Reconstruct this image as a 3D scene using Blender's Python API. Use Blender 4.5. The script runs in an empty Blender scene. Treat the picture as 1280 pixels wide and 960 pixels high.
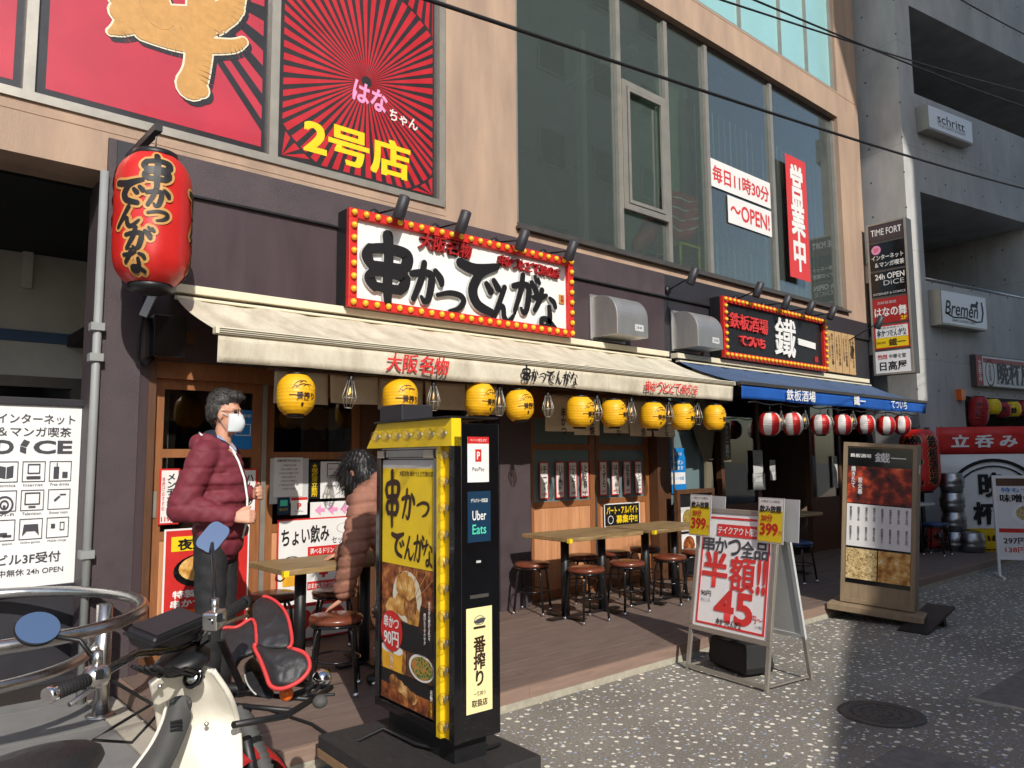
import bpy, bmesh, math, random
from mathutils import Vector, Matrix
random.seed(7)
SC = bpy.context.scene
COL = SC.collection
R_ = math.radians
# ---------------------------------------------------------------- camera (solved from the photo's vanishing points)
F = 950.0; CAM = Vector((0, -5.0, 1.5))
RX = Vector((0.75553211, -0.65506163, -0.00809341)); RD = Vector((0.05838203, 0.07963123, -0.99511326)); RF = Vector((0.652505, 0.75136751, 0.09840777))
cam = bpy.data.cameras.new('camera'); cam.sensor_width = 36; cam.lens = F / 1280 * 36; cam.clip_start = .05; cam.clip_end = 500
co = bpy.data.objects.new('camera', cam); COL.objects.link(co)
m3 = Matrix((RX, -RD, -RF)).transposed()
co.matrix_world = Matrix.Translation(CAM) @ m3.to_4x4()
SC.camera = co
def ray(px, py): return RX * (px - 640) + RD * (py - 480) + RF * F
def onX(px, py, x): d = ray(px, py); return CAM + d * ((x - CAM.x) / d.x)
def onY(px, py, y): d = ray(px, py); return CAM + d * ((y - CAM.y) / d.y)
def onZ(px, py, z): d = ray(px, py); return CAM + d * ((z - CAM.z) / d.z)
# ---------------------------------------------------------------- sky, sun, exposure
LD = Vector((.38, 1, -.72)).normalized()
w = bpy.data.worlds.new('World'); SC.world = w; w.use_nodes = True
nt = w.node_tree; sky = nt.nodes.new('ShaderNodeTexSky'); sky.sky_type = 'NISHITA'; sky.sun_disc = False
sky.sun_elevation = math.asin(-LD.z); sky.sun_rotation = math.atan2(-LD.x, -LD.y)
nt.links.new(sky.outputs[0], nt.nodes['Background'].inputs[0]); nt.nodes['Background'].inputs[1].default_value = .12
sl = bpy.data.lights.new('sun', 'SUN'); sl.energy = 3.3; sl.angle = R_(.53); sl.color = (1, .95, .88)
so = bpy.data.objects.new('sun', sl); COL.objects.link(so); so.rotation_euler = LD.to_track_quat('-Z', 'Y').to_euler(); so.location = (0, -8, 14)
SC.view_settings.view_transform = 'Standard'; SC.view_settings.look = 'None'; SC.view_settings.exposure = .38; SC.view_settings.gamma = 1
SC.render.engine = 'CYCLES'; SC.cycles.use_denoising = True; SC.cycles.max_bounces = 6; SC.cycles.transparent_max_bounces = 16
SC.cycles.use_adaptive_sampling = True; SC.cycles.adaptive_threshold = .025; SC.cycles.caustics_reflective = False; SC.cycles.caustics_refractive = False
# ---------------------------------------------------------------- materials
def lin(c): c /= 255; return c / 12.92 if c <= .04045 else ((c + .055) / 1.055) ** 2.4
def S(r, g, b): return (lin(r), lin(g), lin(b), 1)
MT = {}
def M(n, c, rough=.6, metal=0, var=.12, vs=6, bump=0, bs=60, coat=0, emit=0, stretch=None, var2=None, spec=.5):
    m = bpy.data.materials.new(n); m.use_nodes = True; t = m.node_tree; b = t.nodes['Principled BSDF']
    col = S(*c); b.inputs['Roughness'].default_value = rough; b.inputs['Metallic'].default_value = metal; b.inputs['Specular IOR Level'].default_value = spec
    b.inputs['Coat Weight'].default_value = coat; b.inputs['Base Color'].default_value = col
    if emit: b.inputs['Emission Color'].default_value = col; b.inputs['Emission Strength'].default_value = emit
    tc = t.nodes.new('ShaderNodeTexCoord'); src = tc.outputs['Object']
    if stretch:
        mp = t.nodes.new('ShaderNodeMapping'); mp.inputs['Scale'].default_value = stretch; t.links.new(src, mp.inputs[0]); src = mp.outputs[0]
    if var:
        no = t.nodes.new('ShaderNodeTexNoise'); no.inputs['Scale'].default_value = vs; no.inputs['Detail'].default_value = 7; no.inputs['Roughness'].default_value = .62; t.links.new(src, no.inputs['Vector'])
        rp = t.nodes.new('ShaderNodeValToRGB'); rp.color_ramp.elements[0].position = .3; rp.color_ramp.elements[1].position = .72
        c2 = S(*var2) if var2 else tuple(x * (1 - var * 2) for x in col[:3]) + (1,)
        rp.color_ramp.elements[0].color = c2; rp.color_ramp.elements[1].color = tuple(min(1, x * (1 + var * .6)) for x in col[:3]) + (1,)
        t.links.new(no.outputs['Fac'], rp.inputs[0]); t.links.new(rp.outputs[0], b.inputs['Base Color'])
        mr = t.nodes.new('ShaderNodeMapRange'); mr.inputs['To Min'].default_value = max(.02, rough - .1); mr.inputs['To Max'].default_value = min(1, rough + .12)
        t.links.new(no.outputs['Fac'], mr.inputs[0]); t.links.new(mr.outputs[0], b.inputs['Roughness'])
    if bump:
        n2 = t.nodes.new('ShaderNodeTexNoise'); n2.inputs['Scale'].default_value = bs; n2.inputs['Detail'].default_value = 4; t.links.new(src, n2.inputs['Vector'])
        bm = t.nodes.new('ShaderNodeBump'); bm.inputs['Strength'].default_value = bump; bm.inputs['Distance'].default_value = .01; t.links.new(n2.outputs['Fac'], bm.inputs['Height']); t.links.new(bm.outputs[0], b.inputs['Normal'])
    MT[n] = m; return m
def glass(n, tint, gl=1.0, rough=.02, haze=None, hz=0):
    m = bpy.data.materials.new(n); m.use_nodes = True; t = m.node_tree; t.nodes.remove(t.nodes['Principled BSDF'])
    tr = t.nodes.new('ShaderNodeBsdfTransparent'); tr.inputs[0].default_value = S(*tint)
    g = t.nodes.new('ShaderNodeBsdfGlossy'); g.inputs['Roughness'].default_value = rough
    fr = t.nodes.new('ShaderNodeLayerWeight'); fr.inputs[0].default_value = .5; pw = t.nodes.new('ShaderNodeMath'); pw.operation = 'POWER'; pw.inputs[1].default_value = 4.2; t.links.new(fr.outputs['Facing'], pw.inputs[0])
    ml = t.nodes.new('ShaderNodeMath'); ml.operation = 'MULTIPLY_ADD'; ml.inputs[1].default_value = .95 * gl; ml.inputs[2].default_value = .045 * gl; ml.use_clamp = True; t.links.new(pw.outputs[0], ml.inputs[0])
    base = tr.outputs[0]
    if hz:
        df = t.nodes.new('ShaderNodeBsdfDiffuse'); df.inputs[0].default_value = S(*haze); mh = t.nodes.new('ShaderNodeMixShader'); mh.inputs[0].default_value = hz
        t.links.new(base, mh.inputs[1]); t.links.new(df.outputs[0], mh.inputs[2]); base = mh.outputs[0]
    mx = t.nodes.new('ShaderNodeMixShader'); t.links.new(ml.outputs[0], mx.inputs[0]); t.links.new(base, mx.inputs[1]); t.links.new(g.outputs[0], mx.inputs[2])
    t.links.new(mx.outputs[0], t.nodes['Material Output'].inputs[0]); MT[n] = m; return m
def ramp_mat(n, stops, scale=8, rough=.5, kind='noise', detail=6, stretch=None, dist=0):
    m = bpy.data.materials.new(n); m.use_nodes = True; t = m.node_tree; b = t.nodes['Principled BSDF']; b.inputs['Roughness'].default_value = rough
    tc = t.nodes.new('ShaderNodeTexCoord'); mp = t.nodes.new('ShaderNodeMapping'); mp.inputs['Scale'].default_value = stretch or (1, 1, 1); t.links.new(tc.outputs['Object'], mp.inputs[0])
    if kind == 'noise':
        x = t.nodes.new('ShaderNodeTexNoise'); x.inputs['Scale'].default_value = scale; x.inputs['Detail'].default_value = detail; x.inputs['Distortion'].default_value = dist; o = x.outputs['Fac']
    else:
        x = t.nodes.new('ShaderNodeTexVoronoi'); x.inputs['Scale'].default_value = scale; o = x.outputs['Distance'] if kind == 'voro' else x.outputs['Color']
    t.links.new(mp.outputs[0], x.inputs['Vector']); r = t.nodes.new('ShaderNodeValToRGB'); e = r.color_ramp.elements
    while len(e) < len(stops): e.new(.5)
    for k, (p, c) in enumerate(stops): e[k].position = p; e[k].color = S(*c)
    t.links.new(o, r.inputs[0]); t.links.new(r.outputs[0], b.inputs['Base Color']); MT[n] = m; return m
# ---------------------------------------------------------------- mesh builder
class MB:
    def __init__(s): s.v = []; s.f = []; s.sm = []
    def add(s, vs, fs, smooth=False):
        o = len(s.v); s.v += [tuple(v) for v in vs]; s.f += [tuple(i + o for i in f) for f in fs]; s.sm += [smooth] * len(fs); return s
    def box(s, x0, x1, y0, y1, z0, z1, mt=None):
        v = [Vector((x, y, z)) for z in (z0, z1) for y in (y0, y1) for x in (x0, x1)]
        if mt: v = [mt @ p for p in v]
        return s.add(v, [(0, 2, 3, 1), (4, 5, 7, 6), (0, 1, 5, 4), (2, 6, 7, 3), (0, 4, 6, 2), (1, 3, 7, 5)])
    def bar(s, a, b, wx, wz, up=(0, 0, 1)):
        a = Vector(a); b = Vector(b); d = (b - a).normalized(); u = Vector(up); x = d.cross(u)
        if x.length < 1e-4: x = Vector((1, 0, 0))
        x.normalize(); u = x.cross(d)
        v = [p + x * i * wx / 2 + u * j * wz / 2 for p in (a, b) for j in (-1, 1) for i in (-1, 1)]
        return s.add(v, [(0, 1, 3, 2), (4, 6, 7, 5), (0, 4, 5, 1), (2, 3, 7, 6), (0, 2, 6, 4), (1, 5, 7, 3)])
    def prism(s, pts, y0, y1):   # polygon in XZ, extruded along Y; front at y0
        n = len(pts); v = [(x, y0, z) for x, z in pts] + [(x, y1, z) for x, z in pts]
        return s.add(v, [tuple(range(n)), tuple(range(2 * n - 1, n - 1, -1))] + [((i + 1) % n, i, n + i, n + (i + 1) % n) for i in range(n)])
    def flat(s, pts, y): return s.add([(x, y, z) for x, z in pts], [tuple(range(len(pts)))])
    def rect(s, x0, x1, z0, z1, y): return s.flat([(x0, z0), (x1, z0), (x1, z1), (x0, z1)], y)
    def disc(s, x, z, r, y, n=20, rz=None): return s.flat([(x + r * math.cos(2 * math.pi * i / n), z + (rz or r) * math.sin(2 * math.pi * i / n)) for i in range(n)], y)
    def ring(s, x, z, r0, r1, y, n=28, k=1):
        p = [(math.cos(2 * math.pi * i / n), math.sin(2 * math.pi * i / n)) for i in range(n)]
        return s.add([(x + r0 * c, y, z + r0 * k * q) for c, q in p] + [(x + r1 * c, y, z + r1 * k * q) for c, q in p], [(i, n + i, n + (i + 1) % n, (i + 1) % n)[::-1] for i in range(n)])
    def frame(s, x0, x1, z0, z1, t, y0, y1):
        s.box(x0, x1, y0, y1, z0, z0 + t); s.box(x0, x1, y0, y1, z1 - t, z1); s.box(x0, x0 + t, y0, y1, z0 + t, z1 - t); s.box(x1 - t, x1, y0, y1, z0 + t, z1 - t); return s
    def tube(s, pts, r, n=10, closed=False, caps=True):
        P = [Vector(p) for p in pts]; L = len(P); rs = r if isinstance(r, (list, tuple)) else [r] * L; vs = []; u = None
        for i in range(L):
            a = P[i - 1] if (i or closed) else P[0]; b = P[(i + 1) % L] if (i < L - 1 or closed) else P[-1]
            d = (b - a); d = d.normalized() if d.length > 1e-9 else Vector((0, 0, 1))
            if u is None: u = d.orthogonal().normalized()
            u = u - d * u.dot(d); u = u.normalized() if u.length > 1e-6 else d.orthogonal().normalized(); w_ = d.cross(u)
            vs += [P[i] + (u * math.cos(2 * math.pi * k / n) + w_ * math.sin(2 * math.pi * k / n)) * rs[i] for k in range(n)]
        fs = [(i * n + k, i * n + (k + 1) % n, ((i + 1) % L) * n + (k + 1) % n, ((i + 1) % L) * n + k) for i in range(L if closed else L - 1) for k in range(n)]
        s.add(vs, fs, True)
        if caps and not closed:
            o = len(s.v) - L * n; s.f += [tuple(o + k for k in range(n))[::-1], tuple(o + (L - 1) * n + k for k in range(n))]; s.sm += [False, False]
        return s
    def lathe(s, prof, n=20, c=(0, 0, 0), mt=None, smooth=True):
        vs = [Vector((r * math.cos(2 * math.pi * k / n), r * math.sin(2 * math.pi * k / n), z)) for r, z in prof for k in range(n)]
        if mt: vs = [mt @ v for v in vs]
        vs = [v + Vector(c) for v in vs]; L = len(prof)
        fs = [(i * n + k, i * n + (k + 1) % n, (i + 1) * n + (k + 1) % n, (i + 1) * n + k) for i in range(L - 1) for k in range(n)]
        s.add(vs, fs, smooth); o = len(s.v) - L * n
        if prof[0][0] > 1e-4: s.f.append(tuple(o + k for k in range(n))[::-1]); s.sm.append(False)
        if prof[-1][0] > 1e-4: s.f.append(tuple(o + (L - 1) * n + k for k in range(n))); s.sm.append(False)
        return s
    def ball(s, c, r, n=12, m=8, mt=None):
        rx, ry, rz = r if isinstance(r, (list, tuple)) else (r, r, r)
        vs = []; 
        for j in range(m + 1):
            t = math.pi * j / m
            for k in range(n):
                p = Vector((rx * math.sin(t) * math.cos(2 * math.pi * k / n), ry * math.sin(t) * math.sin(2 * math.pi * k / n), -rz * math.cos(t)))
                vs.append((mt @ p if mt else p) + Vector(c))
        return s.add(vs, [(j * n + k, j * n + (k + 1) % n, (j + 1) * n + (k + 1) % n, (j + 1) * n + k) for j in range(m) for k in range(n)], True)
    def caps(s, a, b, ra, rb, n=14, m=5):
        a = Vector(a); b = Vector(b); d = b - a; L = d.length; q = d.to_track_quat('Z', 'Y').to_matrix() if L > 1e-6 else Matrix.Identity(3)
        pr = [(ra * math.sin(math.pi / 2 * i / m) + 1e-5, -ra * math.cos(math.pi / 2 * i / m)) for i in range(m + 1)] + [(rb * math.cos(math.pi / 2 * i / m) + 1e-5, L + rb * math.sin(math.pi / 2 * i / m)) for i in range(m + 1)]
        return s.lathe(pr, n, a, q)
    def surf(s, fn, nu, nv, smooth=True):
        vs = [fn(i / nu, j / nv) for j in range(nv + 1) for i in range(nu + 1)]
        return s.add(vs, [(j * (nu + 1) + i, j * (nu + 1) + i + 1, (j + 1) * (nu + 1) + i + 1, (j + 1) * (nu + 1) + i) for j in range(nv) for i in range(nu)], smooth)
    def mesh(s, n):
        me = bpy.data.meshes.new(n); me.from_pydata(s.v, [], s.f); me.polygons.foreach_set('use_smooth', s.sm); me.update(); return me
def wm(o):
    if o.parent is None: return o.matrix_basis.copy()
    return wm(o.parent) @ o.matrix_parent_inverse @ o.matrix_basis
def E(name, label, cat, loc=(0, 0, 0), rz=0, group=None):
    o = bpy.data.objects.new(name, None); COL.objects.link(o); o.location = loc; o.rotation_euler = (0, 0, R_(rz)); o.empty_display_size = .1
    o['label'] = label; o['category'] = cat
    if group: o['group'] = group
    return o
def O(name, mb, mat, parent=None, W=False, loc=None, rot=None, bev=0, label=None, cat=None, group=None, kind=None, solid=0):
    me = mb.mesh(name) if isinstance(mb, MB) else mb
    o = bpy.data.objects.new(name, me); COL.objects.link(o)
    if mat is not None and not me.materials: me.materials.append(MT[mat] if isinstance(mat, str) else mat)
    if parent is not None:
        o.parent = parent
        if W: o.matrix_parent_inverse = wm(parent).inverted()
    if loc is not None: o.location = loc
    if rot is not None: o.rotation_euler = [R_(a) for a in rot]
    if bev: b = o.modifiers.new('bevel', 'BEVEL'); b.width = bev; b.segments = 2; b.limit_method = 'ANGLE'; b.angle_limit = R_(40)
    if solid: b = o.modifiers.new('solid', 'SOLIDIFY'); b.thickness = solid; b.offset = 0
    if label: o['label'] = label
    if cat: o['category'] = cat
    if group: o['group'] = group
    if kind: o['kind'] = kind
    return o
def cp(root, loc=None, rz=None, label=None, parent=None):
    c = root.copy(); COL.objects.link(c); c.parent = parent
    if loc is not None: c.location = loc
    if rz is not None: c.rotation_euler[2] = R_(rz)
    if label: c['label'] = label
    for ch in list(root.children): cp(ch, parent=c)
    return c
# ---------------------------------------------------------------- lettering
def glyphs(s, bold=0, ext=0, res=3, vertical=False, sp=1.0, lsp=1.0):
    extra = 0
    if any('\u4e00' <= c <= '\u9fff' for c in s) and bold > .01: extra = bold - .008; bold = .008
    cu = bpy.data.curves.new('t', 'FONT'); cu.body = '\n'.join(s) if vertical else s; cu.size = 1; cu.resolution_u = res; cu.offset = bold; cu.extrude = ext
    cu.align_x = 'CENTER'; cu.space_character = sp; cu.space_line = lsp if not vertical else .95
    ob = bpy.data.objects.new('t', cu); me = bpy.data.meshes.new_from_object(ob)
    bpy.data.objects.remove(ob); bpy.data.curves.remove(cu)
    if extra:      # heavier kanji: shifted copies, a hair apart in depth
        bm = bmesh.new()
        for k, (a, c) in enumerate(((0, 0), (extra, extra * .7), (-extra, extra * .7), (extra, -extra * .7), (-extra, -extra * .7))):
            n0 = len(bm.verts); bm.from_mesh(me); bm.verts.ensure_lookup_table(); bmesh.ops.translate(bm, verts=bm.verts[n0:], vec=(a, c, .00025 * k))
        bm.to_mesh(me); bm.free()
    return me
def fit(me, x, z, w, h, y, rot=0, shear=0, keep=False, depth=None):
    vs = me.vertices
    if not len(vs): return me
    xs = [v.co.x for v in vs]; ys = [v.co.y for v in vs]; x0, x1, y0, y1 = min(xs), max(xs), min(ys), max(ys)
    sx = w / max(1e-4, x1 - x0) if w else None; sy = h / max(1e-4, y1 - y0) if h else None
    if sx is None: sx = sy
    if sy is None: sy = sx
    if keep: sx = sy = min(sx, sy)
    cr, sr = math.cos(R_(rot)), math.sin(R_(rot))
    for v in vs:
        a = (v.co.x - (x0 + x1) / 2) * sx; b = (v.co.y - (y0 + y1) / 2) * sy; a += b * shear
        v.co = (x + a * cr - b * sr, y - (v.co.z if depth is None else v.co.z), z + a * sr + b * cr)
    return me
def T(s, par, x, z, w, h, mat, y=-.003, bold=.0, ext=0, vert=False, rot=0, shear=0, keep=False, name='lettering', res=3, W=False, lsp=1.0):
    return O(name, fit(glyphs(s, bold, ext, res, vert, 1, lsp), x, z, w, h, y, rot, shear, keep), mat, par, W)
def cr_(pts, n=7):
    out = []; P = [pts[0]] + list(pts) + [pts[-1]]
    for i in range(1, len(P) - 2):
        for k in range(n):
            t = k / n; a, b, c, d = P[i - 1], P[i], P[i + 1], P[i + 2]
            out.append(tuple(.5 * (2 * b[j] + (c[j] - a[j]) * t + (2 * a[j] - 5 * b[j] + 4 * c[j] - d[j]) * t * t + (3 * b[j] - a[j] - 3 * c[j] + d[j]) * t ** 3) for j in range(3)))
    return out + [tuple(pts[-1])]
GL = {'串': [[(18,78,7),(13,66,9),(20,54,7)],[(18,77,7),(50,82,8),(84,79,9),(87,66,10),(78,54,7)],[(20,54,6),(50,55,7),(79,56,7)],[(23,45,6),(18,34,9),(27,23,7)],[(23,44,6),(52,47,7),(80,44,9),(82,33,9),(73,23,7)],[(27,24,6),(50,23,7),(74,24,7)],[(50,101,9),(52,70,8),(50,30,8),(51,0,6)]],
 'か': [[(8,66,7),(34,72,8),(60,72,8),(63,52,9),(54,14,8),(42,6,6),(34,16,3)],[(42,96,7),(34,58,8),(12,8,6)],[(74,82,6),(88,66,9),(92,54,7)]],
 'つ': [[(4,58,6),(46,72,8),(82,68,9),(92,48,10),(74,22,8),(44,10,4)]],
 'で': [[(4,82,9),(40,76,10),(92,88,6)],[(88,86,6),(52,70,8),(33,40,10),(44,16,9),(78,5,7)],[(66,54,5),(76,42,7)],[(84,62,5),(94,50,7)]],
 'ん': [[(54,98,8),(36,60,8),(8,6,7)],[(10,8,5),(34,42,6),(48,44,7),(52,18,8),(68,6,8),(96,34,3)]],
 'な': [[(8,76,6),(34,78,8),(56,86,5)],[(40,98,7),(30,70,8),(12,44,6)],[(70,80,5),(84,72,7),(90,60,6)],[(66,58,6),(68,30,8),(58,8,8),(38,8,7),(38,24,6),(60,24,7),(90,4,6)]]}
GL['が'] = GL['か'] + [[(86,98,4),(92,88,6)],[(98,94,4),(103,84,5)]]
def brush(seq, par, mat, y=-.003, ext=0, grow=0, name='letter', W=False, split=False, cyl=None):
    """seq: (char, x, z, w, h) in panel metres; hand-drawn brush strokes."""
    mb = MB(); out = []
    for ch, x, z, w_, h_ in seq:
        if split: mb = MB()
        for si, st in enumerate(GL[ch]):
            q = cr_(st); n = len(q); k = min(w_, h_) / 100; P = [(x + (a - 50) * w_ / 100, z + (b - 50) * h_ / 100, c * k + grow) for a, b, c in q]
            Lf, Rt = [], []
            for i in range(n):
                a = P[max(0, i - 1)]; b = P[min(n - 1, i + 1)]; dx, dz = b[0] - a[0], b[1] - a[1]; L = math.hypot(dx, dz) or 1
                nx, nz = -dz / L, dx / L; Lf.append((P[i][0] + nx * P[i][2], P[i][1] + nz * P[i][2])); Rt.append((P[i][0] - nx * P[i][2], P[i][1] - nz * P[i][2]))
            def cap(i, sg):
                a = P[i]; b = P[i - sg] ; dx, dz = a[0] - b[0], a[1] - b[1]; an = math.atan2(dz, dx); return [(a[0] + math.cos(an + t) * a[2], a[1] + math.sin(an + t) * a[2]) for t in (-.9, -.3, .3, .9)]
            yy = y - si * .0004
            def put(quad):
                if ext: mb.prism(quad, yy - ext, yy)
                else: mb.flat(quad, yy)
            for i in range(n - 1): put([Rt[i], Rt[i + 1], Lf[i + 1], Lf[i]])
            put([Rt[-1]] + cap(n - 1, 1) + [Lf[-1]]); put([Lf[0]] + cap(0, -1) + [Rt[0]])
        if split: out.append(O(name, mb, mat, par, W))
    return out if split else O(name, mb, mat, par, W)
DG = '串かつでんがな'
def row(x0, x1, z, h, chars=DG, sizes=None, dz=None):
    n = len(chars); st = (x1 - x0) / n
    return [(c, x0 + st * (i + .5), z + (dz[i] * h if dz else 0), st * .95 * (sizes[i] if sizes else 1), h * (sizes[i] if sizes else 1)) for i, c in enumerate(chars)]
# ---------------------------------------------------------------- palette
M('tan', (180, 153, 130), .85, var=.1, vs=2.2, bump=.3, bs=90, stretch=(1.6, 1.6, .3), var2=(154, 130, 112)); M('tan_trim', (172, 142, 118), .75, var=.07)
M('purple', (76, 64, 67), .6, var=.14, vs=5, bump=.5, bs=140); M('purple_flat', (72, 59, 62), .4, var=.12, vs=2.5, stretch=(2, 2, .4)); M('slate', (46, 45, 50), .5, var=.1, vs=5)
M('alu', (176, 170, 158), .4, .6, var=.07); M('alu_dark', (96, 92, 88), .45, .5, var=.08); M('steel', (200, 198, 194), .28, 1, var=.05, vs=14); M('hood', (196, 194, 190), .46, .85, var=.05, vs=9, stretch=(1, 1, .2))
M('chrome', (220, 220, 222), .08, 1, var=0); M('black', (26, 26, 28), .45, var=.15, vs=12); M('black_gloss', (16, 16, 18), .15, var=.1, coat=.4); M('rubber', (30, 30, 31), .75, var=.15)
M('white', (232, 231, 226), .5, var=.03, vs=4); M('white_gloss', (238, 238, 236), .22, var=.02, coat=.3); M('cream', (226, 217, 190), .5, var=.05); M('pale_grey', (196, 197, 194), .5, var=.05)
M('red', (206, 44, 40), .45, var=.07); M('red_deep', (168, 34, 36), .45, var=.08); M('red_sign', (214, 60, 58), .4, var=.04); M('yellow', (240, 205, 28), .45, var=.05); M('gold', (200, 150, 84), .5, var=.08, vs=20)
M('ink', (20, 18, 20), .5, var=0); M('brown_ink', (52, 30, 20), .5, var=0); M('grey_ink', (70, 70, 76), .5, var=0); M('pink', (226, 150, 190), .5, var=0); M('blue_print', (22, 126, 200), .45, var=.03); M('navy', (22, 52, 78), .4, var=.03); M('teal_ink', (78, 205, 170), .5, var=0); M('orange', (236, 110, 30), .3, var=.04)
M('wood_door', (206, 150, 108), .5, var=.1, vs=4, stretch=(6, 6, .35), var2=(178, 122, 82)); M('wood_frame', (150, 96, 56), .5, var=.15, vs=5, stretch=(8, 8, .8)); M('wood_dark', (92, 60, 38), .55, var=.15, vs=6, stretch=(8, 8, .8)); M('wood_top', (168, 140, 96), .5, var=.2, vs=4, stretch=(1.2, 14, 8), var2=(112, 90, 60))
M('wood_sign', (196, 160, 112), .6, var=.12, vs=5, stretch=(10, 8, .6)); M('deck', (126, 108, 97), .6, var=.13, vs=5, bump=.15, bs=60, stretch=(.8, 12, 8), var2=(100, 84, 75)); M('deck_edge', (144, 120, 106), .65, var=.12, vs=5, stretch=(.8, 8, 8))
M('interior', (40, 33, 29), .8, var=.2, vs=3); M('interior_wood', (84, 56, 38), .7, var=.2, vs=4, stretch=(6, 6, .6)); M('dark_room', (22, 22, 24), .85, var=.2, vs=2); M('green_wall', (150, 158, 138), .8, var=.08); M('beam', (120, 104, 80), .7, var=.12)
M('film_red', (186, 52, 66), .3, var=.16, vs=2.5, coat=.3, var2=(176, 56, 70)); M('film_black', (44, 42, 44), .35, var=.1, coat=.3); M('film_rays', (190, 38, 48), .35, var=.08, coat=.3)
M('teal_glass', (108, 128, 130), .12, var=.04, vs=2, coat=.5); M('cyan_glass', (150, 196, 196), .1, var=.05, vs=1, coat=.4); M('fabric', (216, 208, 187), .9, var=.07, vs=3, bump=.3, bs=26, stretch=(2.2, 1, 1), var2=(178, 168, 146)); M('fabric_blue', (16, 84, 168), .8, var=.08, vs=4); M('fabric_slate', (70, 92, 124), .8, var=.12, vs=3); M('noren', (236, 224, 198), .9, var=.07, vs=7); M('curtain', (120, 112, 92), .9, var=.12, vs=8, stretch=(4, 4, .5))
M('vinyl', (112, 58, 38), .28, var=.08, vs=10, coat=.15); M('vinyl_blue', (44, 66, 104), .4, var=.12, vs=40); M('lantern_y', (236, 176, 22), .45, var=.05, vs=12); M('lantern_r', (206, 38, 34), .4, var=.06, vs=8, coat=.15); M('lantern_w', (226, 220, 212), .5, var=.04); M('bulb_y', (244, 186, 40), .3, var=.04); M('bulb_lit', (255, 196, 110), .3, var=0, emit=1.6)
M('asphalt', (122, 119, 114), .9, var=.2, vs=14, bump=.5, bs=120); M('kerb_stone', (176, 170, 152), .9, var=.16, vs=14, bump=.4, bs=60); M('tile_grey', (132, 131, 128), .6, var=.09, vs=5, bump=.15, bs=120); M('paver', (184, 176, 160), .85, var=.09, vs=8, bump=.2, bs=90); M('iron', (92, 88, 82), .6, .3, var=.2, vs=20, bump=.3, bs=50); M('wood_black', (48, 46, 45), .7, var=.2, vs=8, bump=.25, bs=40, stretch=(1.5, 8, 8)); M('ply_edge', (150, 118, 84), .8, var=.2, vs=18, stretch=(1, 1, 14))
M('pipe_white', (146, 148, 146), .55, var=.07, vs=3); M('keg', (168, 168, 168), .32, 1, var=.12, vs=8); M('crate_y', (222, 184, 24), .5, var=.07); M('crate_r', (178, 52, 34), .5, var=.1); M('brick_far', (150, 112, 92), .85, var=.12, vs=3); M('far_grey', (186, 184, 178), .85, var=.1, vs=2); M('far_cream', (196, 186, 166), .85, var=.08, vs=2); M('cable', (24, 24, 25), .6, var=0)
M('mirror', (236, 240, 246), .03, 1, var=0); M('bike_white', (224, 219, 204), .3, var=.06, vs=6, coat=.25); M('bike_red', (190, 34, 40), .28, var=.05, coat=.3); M('leather', (44, 44, 46), .5, var=.18, vs=9, bump=.35, bs=45); M('piping', (208, 62, 62), .55, var=.08); M('bellow', (78, 78, 76), .7, var=.12)
M('paper', (226, 224, 220), .75, var=.03); M('paper_y', (236, 208, 40), .6, var=.03); M('acrylic_cream', (240, 228, 168), .4, var=.03)
glass('clear', (236, 240, 240), 1.0); glass('window', (206, 222, 216), 1.9, .015, (134, 142, 138), .17); glass('shop_glass', (214, 214, 210), 1.2); glass('bulb_glass', (250, 248, 236), 1.6)  # window panes: grey diffuse haze mixed in to imitate reflected sky
ramp_mat('fry', [(.25, (92, 52, 22)), (.45, (196, 138, 60)), (.6, (226, 184, 110)), (.75, (244, 226, 180))], 16); ramp_mat('skewer', [(.25, (36, 20, 12)), (.45, (140, 84, 40)), (.62, (206, 158, 92)), (.78, (236, 206, 150))], 22)
ramp_mat('greens', [(.1, (30, 44, 22)), (.35, (74, 104, 50)), (.55, (150, 150, 70)), (.75, (196, 120, 60))], 70, kind='voro'); ramp_mat('sauce', [(.3, (60, 24, 12)), (.55, (150, 82, 40)), (.75, (206, 140, 72))], 26); ramp_mat('ember', [(.35, (24, 10, 8)), (.52, (120, 36, 18)), (.66, (224, 84, 40)), (.8, (250, 170, 110))], 9); ramp_mat('noodle', [(.3, (92, 70, 44)), (.5, (196, 168, 112)), (.7, (236, 216, 168))], 24, dist=2); ramp_mat('beer', [(.3, (206, 140, 30)), (.6, (236, 180, 50)), (.8, (250, 214, 100))], 6)
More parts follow.
